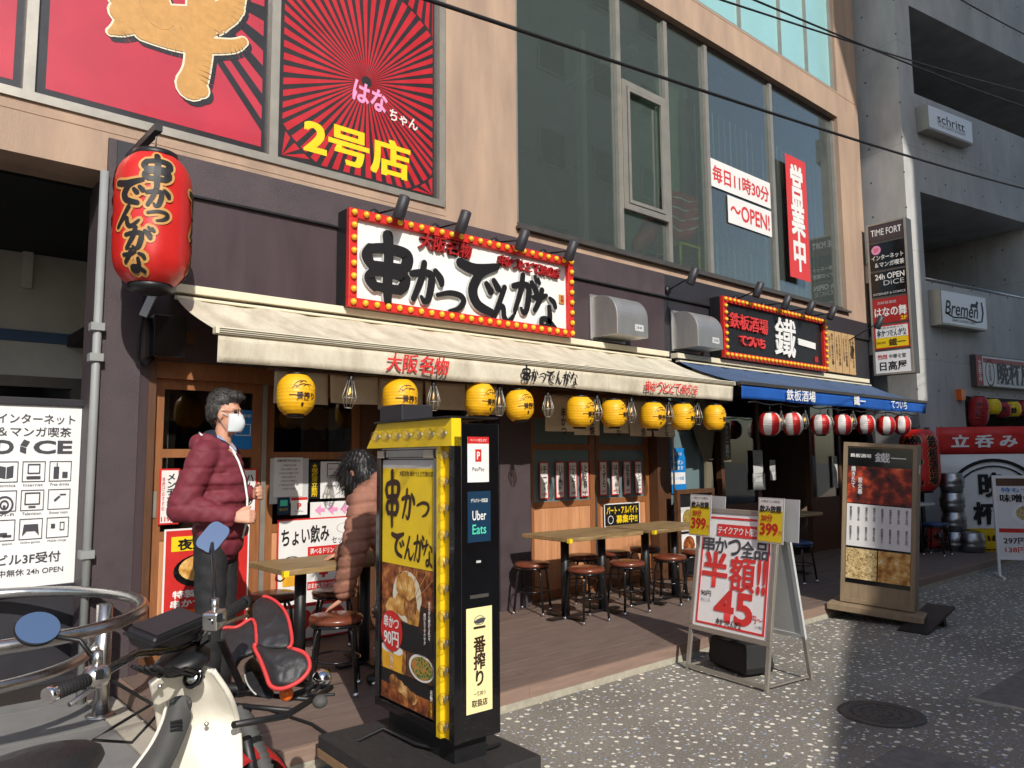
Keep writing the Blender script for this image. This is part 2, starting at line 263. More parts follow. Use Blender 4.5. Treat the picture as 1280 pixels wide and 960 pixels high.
# granite-chip paving for the street
def street_mat():
    m = bpy.data.materials.new('street_chips'); m.use_nodes = True; t = m.node_tree; b = t.nodes['Principled BSDF']; L = t.links.new
    tc = t.nodes.new('ShaderNodeTexCoord'); n1 = t.nodes.new('ShaderNodeTexNoise'); n1.inputs['Scale'].default_value = 70; n1.inputs['Detail'].default_value = 5; L(tc.outputs['Object'], n1.inputs['Vector'])
    n3 = t.nodes.new('ShaderNodeTexNoise'); n3.inputs['Scale'].default_value = .9; n3.inputs['Detail'].default_value = 5; L(tc.outputs['Object'], n3.inputs['Vector'])
    r1 = t.nodes.new('ShaderNodeValToRGB'); r1.color_ramp.elements[0].color = S(112, 108, 100); r1.color_ramp.elements[1].color = S(158, 152, 140); r1.color_ramp.elements[0].position = .3; r1.color_ramp.elements[1].position = .75; L(n1.outputs['Fac'], r1.inputs[0])
    r3 = t.nodes.new('ShaderNodeValToRGB'); r3.color_ramp.elements[0].color = (.72, .72, .72, 1); r3.color_ramp.elements[1].color = (1.05, 1.05, 1.05, 1); r3.color_ramp.elements[0].position = .35; r3.color_ramp.elements[1].position = .65; L(n3.outputs['Fac'], r3.inputs[0])
    mu = t.nodes.new('ShaderNodeMixRGB'); mu.blend_type = 'MULTIPLY'; mu.inputs[0].default_value = 1; L(r1.outputs[0], mu.inputs[1]); L(r3.outputs[0], mu.inputs[2]); col = mu.outputs[0]; hs = None
    wv = t.nodes.new('ShaderNodeTexNoise'); wv.inputs['Scale'].default_value = 30; L(tc.outputs['Object'], wv.inputs['Vector'])
    wa = t.nodes.new('ShaderNodeVectorMath'); wa.operation = 'MULTIPLY_ADD'; wa.inputs[1].default_value = (.022, .022, 0); L(wv.outputs['Color'], wa.inputs[0]); L(tc.outputs['Object'], wa.inputs[2])
    for sc, th, rad, cc in ((14, .34, .175, (238, 232, 214)), (17.5, .6, .13, (156, 176, 204)), (23, .62, .12, (214, 210, 200))):
        vo = t.nodes.new('ShaderNodeTexVoronoi'); vo.voronoi_dimensions = '2D'; vo.inputs['Scale'].default_value = sc; L(wa.outputs[0], vo.inputs['Vector'])
        sp = t.nodes.new('ShaderNodeSeparateColor'); L(vo.outputs['Color'], sp.inputs[0])
        g = t.nodes.new('ShaderNodeMath'); g.operation = 'GREATER_THAN'; g.inputs[1].default_value = th; L(sp.outputs[0], g.inputs[0])
        rr = t.nodes.new('ShaderNodeMath'); rr.operation = 'MULTIPLY_ADD'; rr.inputs[1].default_value = rad * .8; rr.inputs[2].default_value = rad * .5; L(sp.outputs[1], rr.inputs[0])
        l_ = t.nodes.new('ShaderNodeMath'); l_.operation = 'LESS_THAN'; L(vo.outputs['Distance'], l_.inputs[0]); L(rr.outputs[0], l_.inputs[1])
        an = t.nodes.new('ShaderNodeMath'); an.operation = 'MULTIPLY'; L(g.outputs[0], an.inputs[0]); L(l_.outputs[0], an.inputs[1])
        mx = t.nodes.new('ShaderNodeMixRGB'); L(an.outputs[0], mx.inputs[0]); L(col, mx.inputs[1]); mx.inputs[2].default_value = S(*cc); col = mx.outputs[0]
    L(col, b.inputs['Base Color']); b.inputs['Roughness'].default_value = .8
    bp = t.nodes.new('ShaderNodeBump'); bp.inputs['Strength'].default_value = .4; bp.inputs['Distance'].default_value = .006; L(n1.outputs['Fac'], bp.inputs['Height']); L(bp.outputs[0], b.inputs['Normal']); MT['street'] = m
street_mat()
# board-marked concrete with tie holes
def concrete_mat():
    m = bpy.data.materials.new('concrete'); m.use_nodes = True; t = m.node_tree; b = t.nodes['Principled BSDF']; L = t.links.new
    tc = t.nodes.new('ShaderNodeTexCoord'); n = t.nodes.new('ShaderNodeTexNoise'); n.inputs['Scale'].default_value = 1.6; n.inputs['Detail'].default_value = 9; n.inputs['Roughness'].default_value = .65
    mp = t.nodes.new('ShaderNodeMapping'); mp.inputs['Scale'].default_value = (1, 1, .4); L(tc.outputs['Object'], mp.inputs[0]); L(mp.outputs[0], n.inputs['Vector'])
    r = t.nodes.new('ShaderNodeValToRGB'); r.color_ramp.elements[0].position = .28; r.color_ramp.elements[1].position = .75; r.color_ramp.elements[0].color = S(158, 158, 155); r.color_ramp.elements[1].color = S(206, 204, 199); L(n.outputs['Fac'], r.inputs[0]); col = r.outputs[0]
    sx = t.nodes.new('ShaderNodeSeparateXYZ'); L(tc.outputs['Object'], sx.inputs[0])
    def mth(op, a, bb=None):
        q = t.nodes.new('ShaderNodeMath'); q.operation = op
        for k, vv in enumerate((a, bb)):
            if vv is None: continue
            if isinstance(vv, (int, float)): q.inputs[k].default_value = vv
            else: L(vv, q.inputs[k])
        return q.outputs[0]
    hx = mth('ADD', sx.outputs[0], sx.outputs[1])
    def cell(v, s, o): return mth('ABSOLUTE', mth('SUBTRACT', mth('FRACT', mth('ADD', mth('DIVIDE', v, s), o)), .5))
    dx = mth('MULTIPLY', cell(hx, .6, .5), .6); dz = mth('MULTIPLY', cell(sx.outputs[2], .6, .23), .6)
    hole = mth('LESS_THAN', mth('ADD', mth('MULTIPLY', dx, dx), mth('MULTIPLY', dz, dz)), .00036)
    s1 = mth('GREATER_THAN', cell(hx, .9, .1), .4955); s2 = mth('GREATER_THAN', cell(sx.outputs[2], 1.8, .3), .4975); sm = mth('MULTIPLY', mth('MAXIMUM', s1, s2), .35)
    f = mth('MAXIMUM', mth('MULTIPLY', hole, .85), sm)
    mx = t.nodes.new('ShaderNodeMixRGB'); L(f, mx.inputs[0]); L(col, mx.inputs[1]); mx.inputs[2].default_value = S(50, 52, 54); L(mx.outputs[0], b.inputs['Base Color']); b.inputs['Roughness'].default_value = .7; MT['concrete'] = m
concrete_mat()
# ================================================================ SETTING
O('street', MB().box(-120, 160, -120, 160, -.3, 0), 'street', kind='structure')
pv = O('pavement', MB().box(-8, 1.2, -1.5, 3.6, -.2, .004), 'asphalt', kind='structure')
tm = MB().box(-.297, .297, -.297, .297, 0, .012).mesh('tile')
for i in range(6):
    for j in range(8): O('tile', tm, 'tile_grey', pv, loc=(.9 - .6 * i, 3.2 - .6 * j, .006 + random.uniform(-.0015, .0015)))
ks = O('kerb_strip', MB().box(1.203, 1.36, -3.2, 1.2, -.2, .004), 'asphalt', kind='structure')
km = MB().box(-.073, .073, -.196, .196, 0, .012).mesh('paver')
for j in range(11): O('paver', km, 'paver', ks, loc=(1.281, 1.0 - .4 * j, .006))
O('asphalt_patch', MB().box(5.35, 7.4, -4.6, -3.18, -.1, .004), 'asphalt', kind='structure')
O('patch_edging', MB().box(5.3, 5.346, -4.6, -3.16, -.1, .006), 'kerb_stone', kind='structure')
O('drain_cover', MB().box(3.6, 4.22, -4.1, -3.2, -.1, .005), 'asphalt', kind='structure')
mh = E('manhole_cover', 'round cast-iron manhole cover with wavy relief in the chip-speckled street', 'manhole', onZ(1102, 893, 0) + Vector((0, 0, .003)))
O('rim', MB().lathe([(.2, 0), (.235, 0), (.235, .004), (.2, .004)], 40), 'iron', mh)
O('lid', MB().lathe([(1e-5, .003), (.197, .003), (.197, 0)], 40), 'iron', mh)
rl = MB()
for k in range(3):
    for a in range(10 + 6 * k):
        t = 2 * math.pi * a / (10 + 6 * k); r = .045 + .055 * k; rl.tube([(math.cos(t + q) * (r + .018 * math.sin(q * 9)), math.sin(t + q) * (r + .018 * math.sin(q * 9)), .004) for q in (0, .09, .18, .27)], .005, 5)
O('relief', rl, 'iron', mh)
# ---- wooden deck, board by board
dk = E('wooden_deck', 'low brown timber deck running along the shop fronts', 'deck', (1.4, -1.4, 0))
O('base', MB().box(1.42, 12.55, -1.38, .6, .001, .095), 'kerb_stone', dk, W=True)
O('concrete_footing', MB().box(1.42, 12.6, -1.43, -1.385, 0, .045), 'kerb_stone', dk, W=True)
bm_ = {}
y = -1.4
while y < .58:
    x = 1.4 + random.choice((0, -.0)); first = random.uniform(.9, 2.0); L = first
    while x < 12.55:
        x1 = min(12.55, x + L); O('board', MB().box(x + .0015, x1 - .0015, y + .0015, y + .1435, .096, .12 + random.uniform(-.0012, .0006)), 'deck', dk, W=True); x = x1; L = 2.0
    y += .145
x = 1.4
while x < 12.55:
    x1 = min(12.55, x + 1.82); O('fascia_board', MB().box(x + .001, x1 - .001, -1.43, -1.404, .046, .121), 'deck_edge', dk, W=True); x = x1
for k in range(12): O('end_board', MB().box(1.37, 1.396, -1.4 + k * .16 + .001, -1.4 + (k + 1) * .16 - .001, .02, .121), 'deck_edge', dk, W=True)
O('concrete_apron', MB().box(12.551, 14.2, -1.43, -.32, 0, .118), 'far_grey', kind='structure')
M('taupe', (150, 130, 102), .6, var=.12, vs=5, stretch=(6, 6, .7))
# ================================================================ MAIN BUILDING
b = E('shop_building', 'tan stucco building with dark brown shop fronts and large upper windows', 'building', (6, .5, 0))
def B(n, mat, *a, **k): return O(n, MB().box(*a), mat, b, W=True, **k)
B('lintel', 'tan', -9, 1.19, .5, .9, 3.44, 3.76); B('wall_band', 'tan', 1.19, 12.62, .5, .9, 3.67, 3.76); B('sill_band', 'tan', -9, 3.99, .52, .9, 3.76, 3.8)
B('pier', 'tan', 3.99, 4.86, .5, .9, 3.76, 7.02); B('pier', 'tan', 11.86, 12.62, .5, .9, 3.76, 7.02); B('beam', 'tan', 3.99, 12.62, .5, .9, 7.02, 7.46); B('pier', 'tan', 11.9, 12.62, .5, .9, 7.46, 12); B('pier', 'tan', 3.99, 4.9, .5, .9, 7.46, 12); B('upper_wall', 'tan', -9, 3.99, .5, .9, 6.6, 12); B('side_wall', 'tan', 12.3, 12.62, .9, 9, 0, 12); B('roof', 'far_grey', -9, 12.62, .5, 9, 12, 12.3)
B('groove', 'tan_trim', 3.99, 12.62, .496, .5, 7.43, 7.445); B('groove', 'tan_trim', -9, 3.99, .496, .5, 3.715, 3.722)
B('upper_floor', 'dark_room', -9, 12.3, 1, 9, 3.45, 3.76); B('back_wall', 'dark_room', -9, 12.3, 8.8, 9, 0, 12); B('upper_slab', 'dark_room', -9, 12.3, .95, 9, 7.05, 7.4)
# left printed windows
wl = O('window', MB().box(-9, 3.98, .5, .56, 3.8, 3.86).box(3.92, 3.985, .5, .56, 3.86, 6.6).box(2.31, 2.38, .5, .56, 3.86, 6.6).box(.69, .755, .5, .56, 3.86, 6.6).box(-.95, -.885, .5, .56, 3.86, 6.6), 'alu', b, W=True)
for x0, x1, mt_ in ((.8, 2.27, 'film_red'), (2.42, 3.88, 'film_black'), (-.85, .65, 'film_red'), (-9, -.98, 'film_red')):
    O('pane', MB().box(x0 - .045, x1 + .04, .545, .56, 3.86, 6.6), 'film_black' if x0 < 2.4 else 'film_black', wl, W=True)
    if mt_ == 'film_red': O('print', MB().rect(x0 + .02, x1 - .01, 3.92, 6.5, .5435), mt_, wl, W=True)
ry = MB(); cxr, czr = 3.18, 4.75
for k in range(56):
    a = 2 * math.pi * k / 56; a2 = a + 2 * math.pi / 56 * .55
    for r0, r1, sh in ((.05, .95, 0), (.97, 2.2, math.pi / 56)):
        q = []
        for r, t in ((r0, a + sh), (r1, a + sh), (r1, a2 + sh), (r0, a2 + sh)): q.append((min(3.87, max(2.43, cxr + r * math.cos(t))), min(6.5, max(3.9, czr + r * math.sin(t)))))
        if abs(sum(q[i][0] * q[(i + 1) % 4][1] - q[(i + 1) % 4][0] * q[i][1] for i in range(4))) > .002: ry.flat(q, .5435)
O('print', ry, 'film_rays', wl, W=True)
r2 = MB()
for k in range(9):
    t = R_(-42 + k * 9.5); t2 = t + R_(4.6); r2.flat([(max(.82, min(2.26, 1.32 + r * math.cos(a))), max(3.93, 5.05 + r * math.sin(a))) for r, a in ((.62, t), (1.5, t), (1.5, t2), (.62, t2))], .5428)
O('print', r2, 'film_black', wl, W=True)
T('2号店', wl, 3.12, 4.13, 1.02, .34, 'yellow', .542, .035, W=True, rot=0); T('はな', wl, 3.22, 4.63, .34, .2, 'pink', .542, .03, W=True, rot=-8); T('ちゃん', wl, 3.56, 4.52, .3, .11, 'lantern_w', .542, .02, W=True, rot=-6)
BW = [[(152, -6, .1), (166, 18, .11), (152, 34, .06), (138, 40, .02)], [(150, 16, .07), (215, 28, .12), (262, 26, .11), (292, 8, .08)], [(178, 40, .06), (228, 54, .065), (286, 58, .05), (304, 52, .03)], [(252, -20, .1), (250, 40, .1), (246, 86, .09), (238, 108, .1)], [(182, -24, .12), (200, 20, .1)], [(296, -26, .08), (290, 14, .07), (272, 36, .03)], [(232, 106, .06), (250, 112, .06)]]
for mt_, yy, dx, gw in (('film_black', .5425, .03, .012), ('cream', .5385, 0, .014), ('gold', .5345, 0, 0)):
    g = MB(); cnt = 0
    for si, st in enumerate(BW):
        q = cr_([(lambda w3: (w3.x + dx, w3.z - dx, c_))(onY(a_, b_, .54)) for a_, b_, c_ in st], 6)
        for i in range(len(q) - 1):
            (x0, z0, w0), (x1, z1, w1) = q[i], q[i + 1]; L_ = math.hypot(x1 - x0, z1 - z0) or 1; nx, nz = -(z1 - z0) / L_, (x1 - x0) / L_; w0 += gw; w1 += gw
            P4_ = [(x0 - nx * w0, z0 - nz * w0), (x1 - nx * w1, z1 - nz * w1), (x1 + nx * w1, z1 + nz * w1), (x0 + nx * w0, z0 + nz * w0)]; g.flat([(max(.79, min(2.28, a_)), b_) for a_, b_ in P4_], yy - cnt * .00003); cnt += 1
        for e_ in (q[0], q[-1]): g.disc(min(2.28 - e_[2] - gw, e_[0]), e_[1], e_[2] + gw, yy - cnt * .00003, 14); cnt += 1
    O('lettering', g, mt_, wl, W=True)
O('lettering', fit(glyphs('の', .05, 0, 4), .0, 4.9, 1.2, 1.2, .5405, -4), 'gold', wl, W=True)
# right big window
wr = O('window', MB().box(4.86, 11.86, .56, .66, 3.78, 3.87).box(4.86, 11.86, .6, .66, 6.96, 7.02), 'alu_dark', b, W=True)
for x in (4.9, 6.52, 7.42, 8.28, 9.9, 11.82): O('mullion', MB().box(x - .035, x + .035, .56, .66, 3.87, 6.96), 'alu', wr, W=True)
wx = [4.9, 6.52, 7.42, 8.28, 9.9, 11.82]
for i in range(5): O('pane', MB().box(wx[i] + .035, wx[i + 1] - .035, .605, .613, 3.87, 6.96), 'window', wr, W=True)
O('sash', MB().frame(6.56, 7.38, 4.36, 5.92, .07, .545, .6).frame(6.64, 7.3, 4.44, 5.84, .04, .535, .56), 'alu', wr, W=True)
O('sill', MB().box(4.84, 11.88, .44, .56, 3.765, 3.795), 'alu_dark', wr, W=True)
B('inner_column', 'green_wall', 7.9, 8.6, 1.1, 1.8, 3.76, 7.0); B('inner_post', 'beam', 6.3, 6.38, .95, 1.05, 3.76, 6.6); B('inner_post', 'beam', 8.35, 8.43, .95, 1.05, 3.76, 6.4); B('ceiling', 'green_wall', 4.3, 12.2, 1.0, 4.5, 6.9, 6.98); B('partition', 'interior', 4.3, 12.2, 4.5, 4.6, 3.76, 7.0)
cl = O('ceiling_lamp', MB().box(7.3, 7.42, 1.0, 2.2, 6.72, 6.82), 'white', b, W=True)
for i in range(24): O('blind_slat', MB().box(-.02, .02, -.003, .003, 0, 2.3), 'wood_sign' if i % 3 else 'pale_grey', b, W=True, loc=(8.42 + i * .142, .86, 4.0), rot=(0, 0, 12))
# top right window with pale blinds
wt = O('window', MB().box(4.9, 11.9, .54, .62, 7.46, 7.52).box(11.83, 11.9, .54, .62, 7.52, 12).box(11.0, 11.05, .54, .62, 7.52, 12).box(10.2, 10.25, .54, .62, 7.52, 12).box(9.1, 9.15, .54, .62, 7.52, 12).box(8, 8.05, .54, .62, 7.52, 12), 'alu', b, W=True)
for a, c in ((11.05, 11.83), (10.25, 11.0), (9.15, 10.2), (8.05, 9.1), (4.9, 8)): O('pane', MB().box(a, c, .575, .585, 7.52, 12), 'cyan_glass', wt, W=True)
# ---- brown cladding
B('cladding', 'purple', 1.19, 7.15, .47, .9, 3.4, 3.67); B('cladding', 'purple_flat', 1.5, 4.3, .495, .9, 2.2, 3.385); B('cladding', 'purple_flat', 4.303, 7.15, .495, .9, 2.2, 3.385); B('drip_edge', 'black', 1.5, 7.15, .465, .49, 3.385, 3.4)
B('pillar', 'purple', 1.19, 1.44, .47, .95, 0, 3.4); B('pillar_return', 'purple_flat', 1.443, 1.5, .485, .95, 0, 3.4)
B('cladding', 'slate', 7.153, 12.6, .478, .9, 3.4, 3.67); B('cladding', 'slate', 7.153, 12.6, .5, .9, 2.3, 3.385); B('drip_edge', 'black', 7.153, 12.6, .47, .495, 3.385, 3.4); B('pillar', 'slate', 12.3, 12.6, .49, .9, 0, 2.3)
dp = O('drainpipe', MB().tube([(1.165, .44, 0), (1.165, .44, 3.42)], .026, 12), 'pipe_white', b, W=True)
for z in (.9, 2.35, 2.15): O('pipe_bracket', MB().box(1.12, 1.2, .4, .48, z, z + .05), 'pipe_white', dp, W=True)
# ---- entrance recess on the left
B('recess_wall', 'far_grey', -9, 1.8, 3.2, 3.4, 2.3, 3.9); B('recess_side', 'concrete', 1.72, 1.78, .95, 3.2, 0, 3.9); B('recess_ceiling', 'far_cream', -9, 1.72, .9, 3.2, 3.72, 3.9)
rd = O('entrance_door', MB().box(-9, 1.72, 3.25, 3.3, 0, 2.26), 'black_gloss', b, W=True); O('door_frame', MB().box(-9, 1.72, 3.18, 3.26, 2.2, 2.3).box(1.56, 1.66, 3.18, 3.26, 0, 2.2).box(-.2, -.12, 3.18, 3.26, 0, 2.2), 'alu_dark', rd, W=True)
B('blue_band', 'fabric_slate', -9, 1.72, 3.17, 3.2, 2.62, 2.72)
for ch, x in zip('TIMEFORT', (-2.3, -1.8, -1.4, -.85, -.15, .28, .72, 1.14)): O('raised_letter', fit(glyphs(ch, .03, .03, 3), x, 3.34, .34, .46, 3.165), 'concrete', b, W=True)
# ---- left shop doors (wood frame, dark glass above timber panels)
B('door_header', 'wood_frame', 1.5, 4.55, .55, .7, 2.08, 2.2); B('door_post', 'wood_dark', 1.5, 1.555, .5, .7, .12, 2.2)
def door(x0, x1, mid, z_p, mats, top=2.08, nm='sliding_door', yo=.6, planks=4, lower='shop_glass'):
    d = O(nm, MB().box(x0, x0 + .07, yo, yo + .04, .12, top).box(x1 - .07, x1, yo, yo + .04, .12, top).box(x0 + .07, x1 - .07, yo, yo + .04, top - .07, top).box(x0 + .07, x1 - .07, yo, yo + .04, mid - .03, mid + .03).box(x0 + .07, x1 - .07, yo, yo + .04, z_p - .04, z_p + .02).box(x0 + .07, x1 - .07, yo, yo + .04, .12, .2), mats, b, W=True)
    O('pane', MB().box(x0 + .07, x1 - .07, yo + .016, yo + .022, mid + .03, top - .07), lower if lower != 'shop_glass' else 'shop_glass', d, W=True); O('pane', MB().box(x0 + .07, x1 - .07, yo + .016, yo + .022, z_p + .02, mid - .03), lower, d, W=True)
    pw = (x1 - x0 - .14) / planks
    for i in range(planks): O('plank', MB().box(x0 + .07 + i * pw + .001, x0 + .07 + (i + 1) * pw - .001, yo + .008, yo + .03, .2, z_p - .04), 'wood_door', d, W=True)
    return d
door(1.57, 2.345, 1.56, 1.0, 'wood_frame'); door(2.385, 3.2, 1.54, 1.0, 'wood_frame', yo=.625)
B('guide_post', 'alu', 2.347, 2.383, .59, .66, .12, 2.08); B('door_post', 'wood_dark', 3.2, 3.3, .58, .7, .12, 2.2); door(3.3, 4.5, 1.56, 1.0, 'wood_dark')
B('finger_pull', 'alu', 1.585, 1.61, .592, .6, 1.12, 1.3)
B('column', 'purple', 4.55, 4.93, .42, .9, .12, 2.2); B('column_return', 'purple_flat', 4.932, 5.06, .55, .9, .12, 2.2)
B('door_header', 'wood_frame', 5.06, 7.02, .56, .7, 1.98, 2.2)
door(5.07, 6.02, 1.62, 1.05, 'wood_frame', top=1.98, lower='teal_glass', planks=5); door(6.06, 6.96, 1.62, 1.05, 'wood_frame', top=1.98, lower='teal_glass', planks=5, yo=.625); B('guide_post', 'alu_dark', 6.022, 6.058, .6, .66, .12, 1.98)
B('door_post', 'wood_dark', 6.965, 7.2, .5, .7, .12, 2.3); gd = O('glass_door', MB().frame(7.2, 8.1, .12, 2.28, .05, .6, .64), 'slate', b, W=True); O('pane', MB().box(7.25, 8.05, .615, .622, .17, 2.23), 'teal_glass', gd, W=True); O('handle', MB().tube([(7.3, .56, .9), (7.3, .53, 1.0), (7.3, .53, 1.9), (7.3, .56, 2.0)], .013, 8), 'steel', gd, W=True)
# open front of the right-hand bar
for x in (8.35, 9.2, 10.6, 11.5): B('door_post', 'wood_dark', x, x + .07, .58, .66, .12, 2.3)
for x0, x1 in ((8.42, 9.2), (10.67, 11.5)): O('pane', MB().box(x0, x1, .61, .618, .9, 2.3), 'shop_glass', b, W=True); B('dado', 'wood_dark', x0, x1, .6, .64, .12, .9)
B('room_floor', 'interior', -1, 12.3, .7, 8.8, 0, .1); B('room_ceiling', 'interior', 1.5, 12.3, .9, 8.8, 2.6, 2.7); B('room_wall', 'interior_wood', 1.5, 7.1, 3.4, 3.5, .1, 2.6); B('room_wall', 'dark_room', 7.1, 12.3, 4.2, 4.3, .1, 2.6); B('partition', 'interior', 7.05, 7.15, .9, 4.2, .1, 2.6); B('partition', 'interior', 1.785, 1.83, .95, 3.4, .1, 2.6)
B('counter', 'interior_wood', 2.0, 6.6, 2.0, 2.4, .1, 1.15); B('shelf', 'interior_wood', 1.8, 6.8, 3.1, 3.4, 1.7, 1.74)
for k in range(4): O('hanging_plate', MB().lathe([(1e-5, 0), (.09, .0), (.1, .012)], 20, (0, 0, 0), Matrix.Rotation(R_(90), 3, 'X')), 'gold', b, W=True, loc=(2.75 + k * .13, 1.0, 1.86))
for k in range(14): O('bottle', MB().lathe([(.035, 0), (.036, .16), (.014, .22), (.014, .28)], 10), ('keg', 'wood_dark', 'red_deep', 'cream')[k % 4], b, W=True, loc=(2.0 + k * .31, 3.2, 1.74))
# ================================================================ CONCRETE BUILDING (turned a little toward the street)
c = E('concrete_building', 'grey board-marked concrete block with deep dark balcony openings', 'building', (12.86, -.1, 0), -10)
def Cb(n, mat, *a, **k): return O(n, MB().box(*a), mat, c, **k)
Cb('wall', 'concrete', 0, .42, 0, .35, 0, 14); Cb('side_wall', 'concrete', 0, .35, .35, 9, 0, 14); Cb('parapet', 'concrete', .42, 14, 0, .2, 9.2, 14); Cb('parapet', 'concrete', .42, 14, 0, .2, 5.9, 7.62); Cb('parapet', 'concrete', .42, 14, 0, .2, 2.5, 4.38)
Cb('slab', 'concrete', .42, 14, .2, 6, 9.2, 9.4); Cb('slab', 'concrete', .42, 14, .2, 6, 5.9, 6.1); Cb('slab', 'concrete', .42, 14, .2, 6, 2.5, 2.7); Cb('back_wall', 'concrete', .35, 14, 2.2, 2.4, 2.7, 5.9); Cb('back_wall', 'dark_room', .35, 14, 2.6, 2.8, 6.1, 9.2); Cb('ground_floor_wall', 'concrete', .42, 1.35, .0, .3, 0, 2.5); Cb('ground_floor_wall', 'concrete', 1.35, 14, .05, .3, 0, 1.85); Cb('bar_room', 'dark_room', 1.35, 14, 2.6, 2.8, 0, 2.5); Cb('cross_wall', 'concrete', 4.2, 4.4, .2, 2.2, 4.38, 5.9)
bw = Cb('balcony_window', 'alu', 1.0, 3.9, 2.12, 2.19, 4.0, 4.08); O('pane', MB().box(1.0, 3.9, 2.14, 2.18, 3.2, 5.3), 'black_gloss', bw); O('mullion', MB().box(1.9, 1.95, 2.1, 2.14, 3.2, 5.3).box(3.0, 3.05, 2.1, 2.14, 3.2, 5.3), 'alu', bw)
O('rail', MB().tube([(.42, .1, 4.46), (6, .1, 4.46)], .02, 8), 'steel', c)
O('alarm_lamp', MB().box(1.1, 1.22, -.09, -.002, 2.42, 2.6), 'orange', c)
# ================================================================ the other side of the street, which shades this one
def opp(nm, label, x0, x1, prof, mat, depth=6, y1=-10.0, wins=()):
    e = E(nm, label, 'building', ((x0 + x1) / 2, y1, 0))
    O('wall', MB().add([(x, yy, z) for yy in (y1, y1 - depth) for x, z in prof], [tuple(range(len(prof)))[::-1], tuple(range(len(prof), 2 * len(prof)))] + [(i, (i + 1) % len(prof), len(prof) + (i + 1) % len(prof), len(prof) + i) for i in range(len(prof))]), mat, e, W=True)
    for wx_, wz_ in wins:
        wf = O('window', MB().frame(wx_ - .6, wx_ + .6, wz_ - .6, wz_ + .6, .07, y1 + .002, y1 + .06), 'alu', e, W=True); O('pane', MB().box(wx_ - .53, wx_ + .53, y1 + .004, y1 + .02, wz_ - .53, wz_ + .53), 'black_gloss', wf, W=True)
opp('shed_roof_house', 'low cream house with a single-pitch roof across the street', .7, 4.0, [(.7, 0), (.7, 4.85), (4.0, 6.1), (4.0, 0)], 'far_cream', wins=[(1.7, 1.6), (3.1, 1.6), (3.1, 4.0)])
opp('three_storey_house', 'three storey brick house across the street', 4.02, 8.4, [(4.02, 0), (4.02, 8.75), (8.4, 8.75), (8.4, 0)], 'brick_far', wins=[(5.2 + i * 2, 1.8 + j * 2.7) for i in range(2) for j in range(3)])
opp('tall_grey_block', 'tall grey block across the street with a stepped outline shaped for its shade', 8.9, 24, [(8.45, 0), (8.45, 9.1), (9.35, 9.5), (9.35, 14.3), (8.6, 15.1), (7.9, 16.2), (7.9, 22), (24, 22), (24, 0)], 'far_grey', wins=[(11 + i * 2.4, 2 + j * 3.0) for i in range(5) for j in range(6)])  # unseen block; overhang and steps shaped to place shade and sunlit strip opposite
opp('pale_corner_house', 'pale two storey house further left across the street', -16, -6, [(-16, 0), (-16, 6.2), (-6, 6.2), (-6, 0)], 'far_cream', y1=-12, wins=[(-14 + i * 2.4, 1.6 + j * 2.6) for i in range(4) for j in range(2)])
# ================================================================ SIGNS ON THE FACADE
def wrap(o, rf, dy=.002):
    for v in o.data.vertices:
        x, z = v.co.x, v.co.z; r = rf(z) + dy + (-v.co.y - .003); a = x / max(rf(0), .01); v.co = (r * math.sin(a), -r * math.cos(a), z)
    return o
def lerp_prof(prof):
    def f(z):
        for (r0, z0), (r1, z1) in zip(prof, prof[1:]):
            if z0 <= z <= z1: return r0 + (r1 - r0) * (z - z0) / max(1e-6, z1 - z0)
        return prof[-1][0]
    return f
bulb_me = MB().lathe([(.02, 0), (.026, .008), (.024, .024), (.012, .036), (1e-4, .039)], 10, (0, 0, 0), Matrix.Rotation(R_(90), 3, 'X')).mesh('bulb')
def bulbsign(nm, label, x0, x1, z0, z1, y, panel, lit, nx, nz, fr=.075):
    W_, H_ = x1 - x0, z1 - z0
    e = E(nm, label, 'sign', ((x0 + x1) / 2, y, z0))
    O('housing', MB().box(-W_ / 2, W_ / 2, .03, .18, 0, H_), 'black', e); O('panel', MB().box(-W_ / 2 + fr, W_ / 2 - fr, .022, .03, fr, H_ - fr), panel, e)
    O('frame', MB().frame(-W_ / 2, W_ / 2, 0, H_, fr, -.02, .0299), 'red', e, bev=.004)
    P = [(-W_ / 2 + fr / 2 + (W_ - fr) * i / nx, z) for z in (fr / 2, H_ - fr / 2) for i in range(nx + 1)] + [(s * (W_ / 2 - fr / 2), fr / 2 + (H_ - fr) * i / nz) for s in (-1, 1) for i in range(1, nz)]
    for x, z in P: O('bulb', bulb_me if not lit else bulb_me.copy(), 'bulb_y' if not lit else 'bulb_lit', e, loc=(x, -.02, z))
    return e, W_, H_
ms, W1, H1 = bulbsign('signboard', 'large white signboard with raised black brush letters and red bulb frame above the beige awning', 2.89, 5.42, 2.71, 3.51, .3, 'white', False, 23, 7)
def lr(px0, py0, px1, py1, y=.28):
    a, c_ = onY(px0, (py0 + py1) / 2, y), onY(px1, (py0 + py1) / 2, y); m = (px0 + px1) / 2; t, u_ = onY(m, py0, y), onY(m, py1, y); return ((a.x + c_.x) / 2 - ms.location.x, (t.z + u_.z) / 2 - ms.location.z, c_.x - a.x, t.z - u_.z)
seq = [(c_,) + lr(*q) for c_, q in zip(DG, ((450, 295, 518, 380), (512, 327, 556, 380), (546, 356, 583, 392), (574, 320, 626, 392), (614, 358, 646, 404), (640, 342, 674, 394), (665, 362, 698, 411)))]
brush(seq, ms, 'pale_grey', .024, ext=.03, grow=.009, name='letter_backing', split=True)
brush(seq, ms, 'ink', .0, ext=.018, grow=.002, name='letter', split=True)
for i, ch in enumerate('大阪名物'): T(ch, ms, -.52 + i * .14, .66 - .004 * i, .135, .135, 'red_deep', -.0, .014, .02, name='letter', shear=.15)
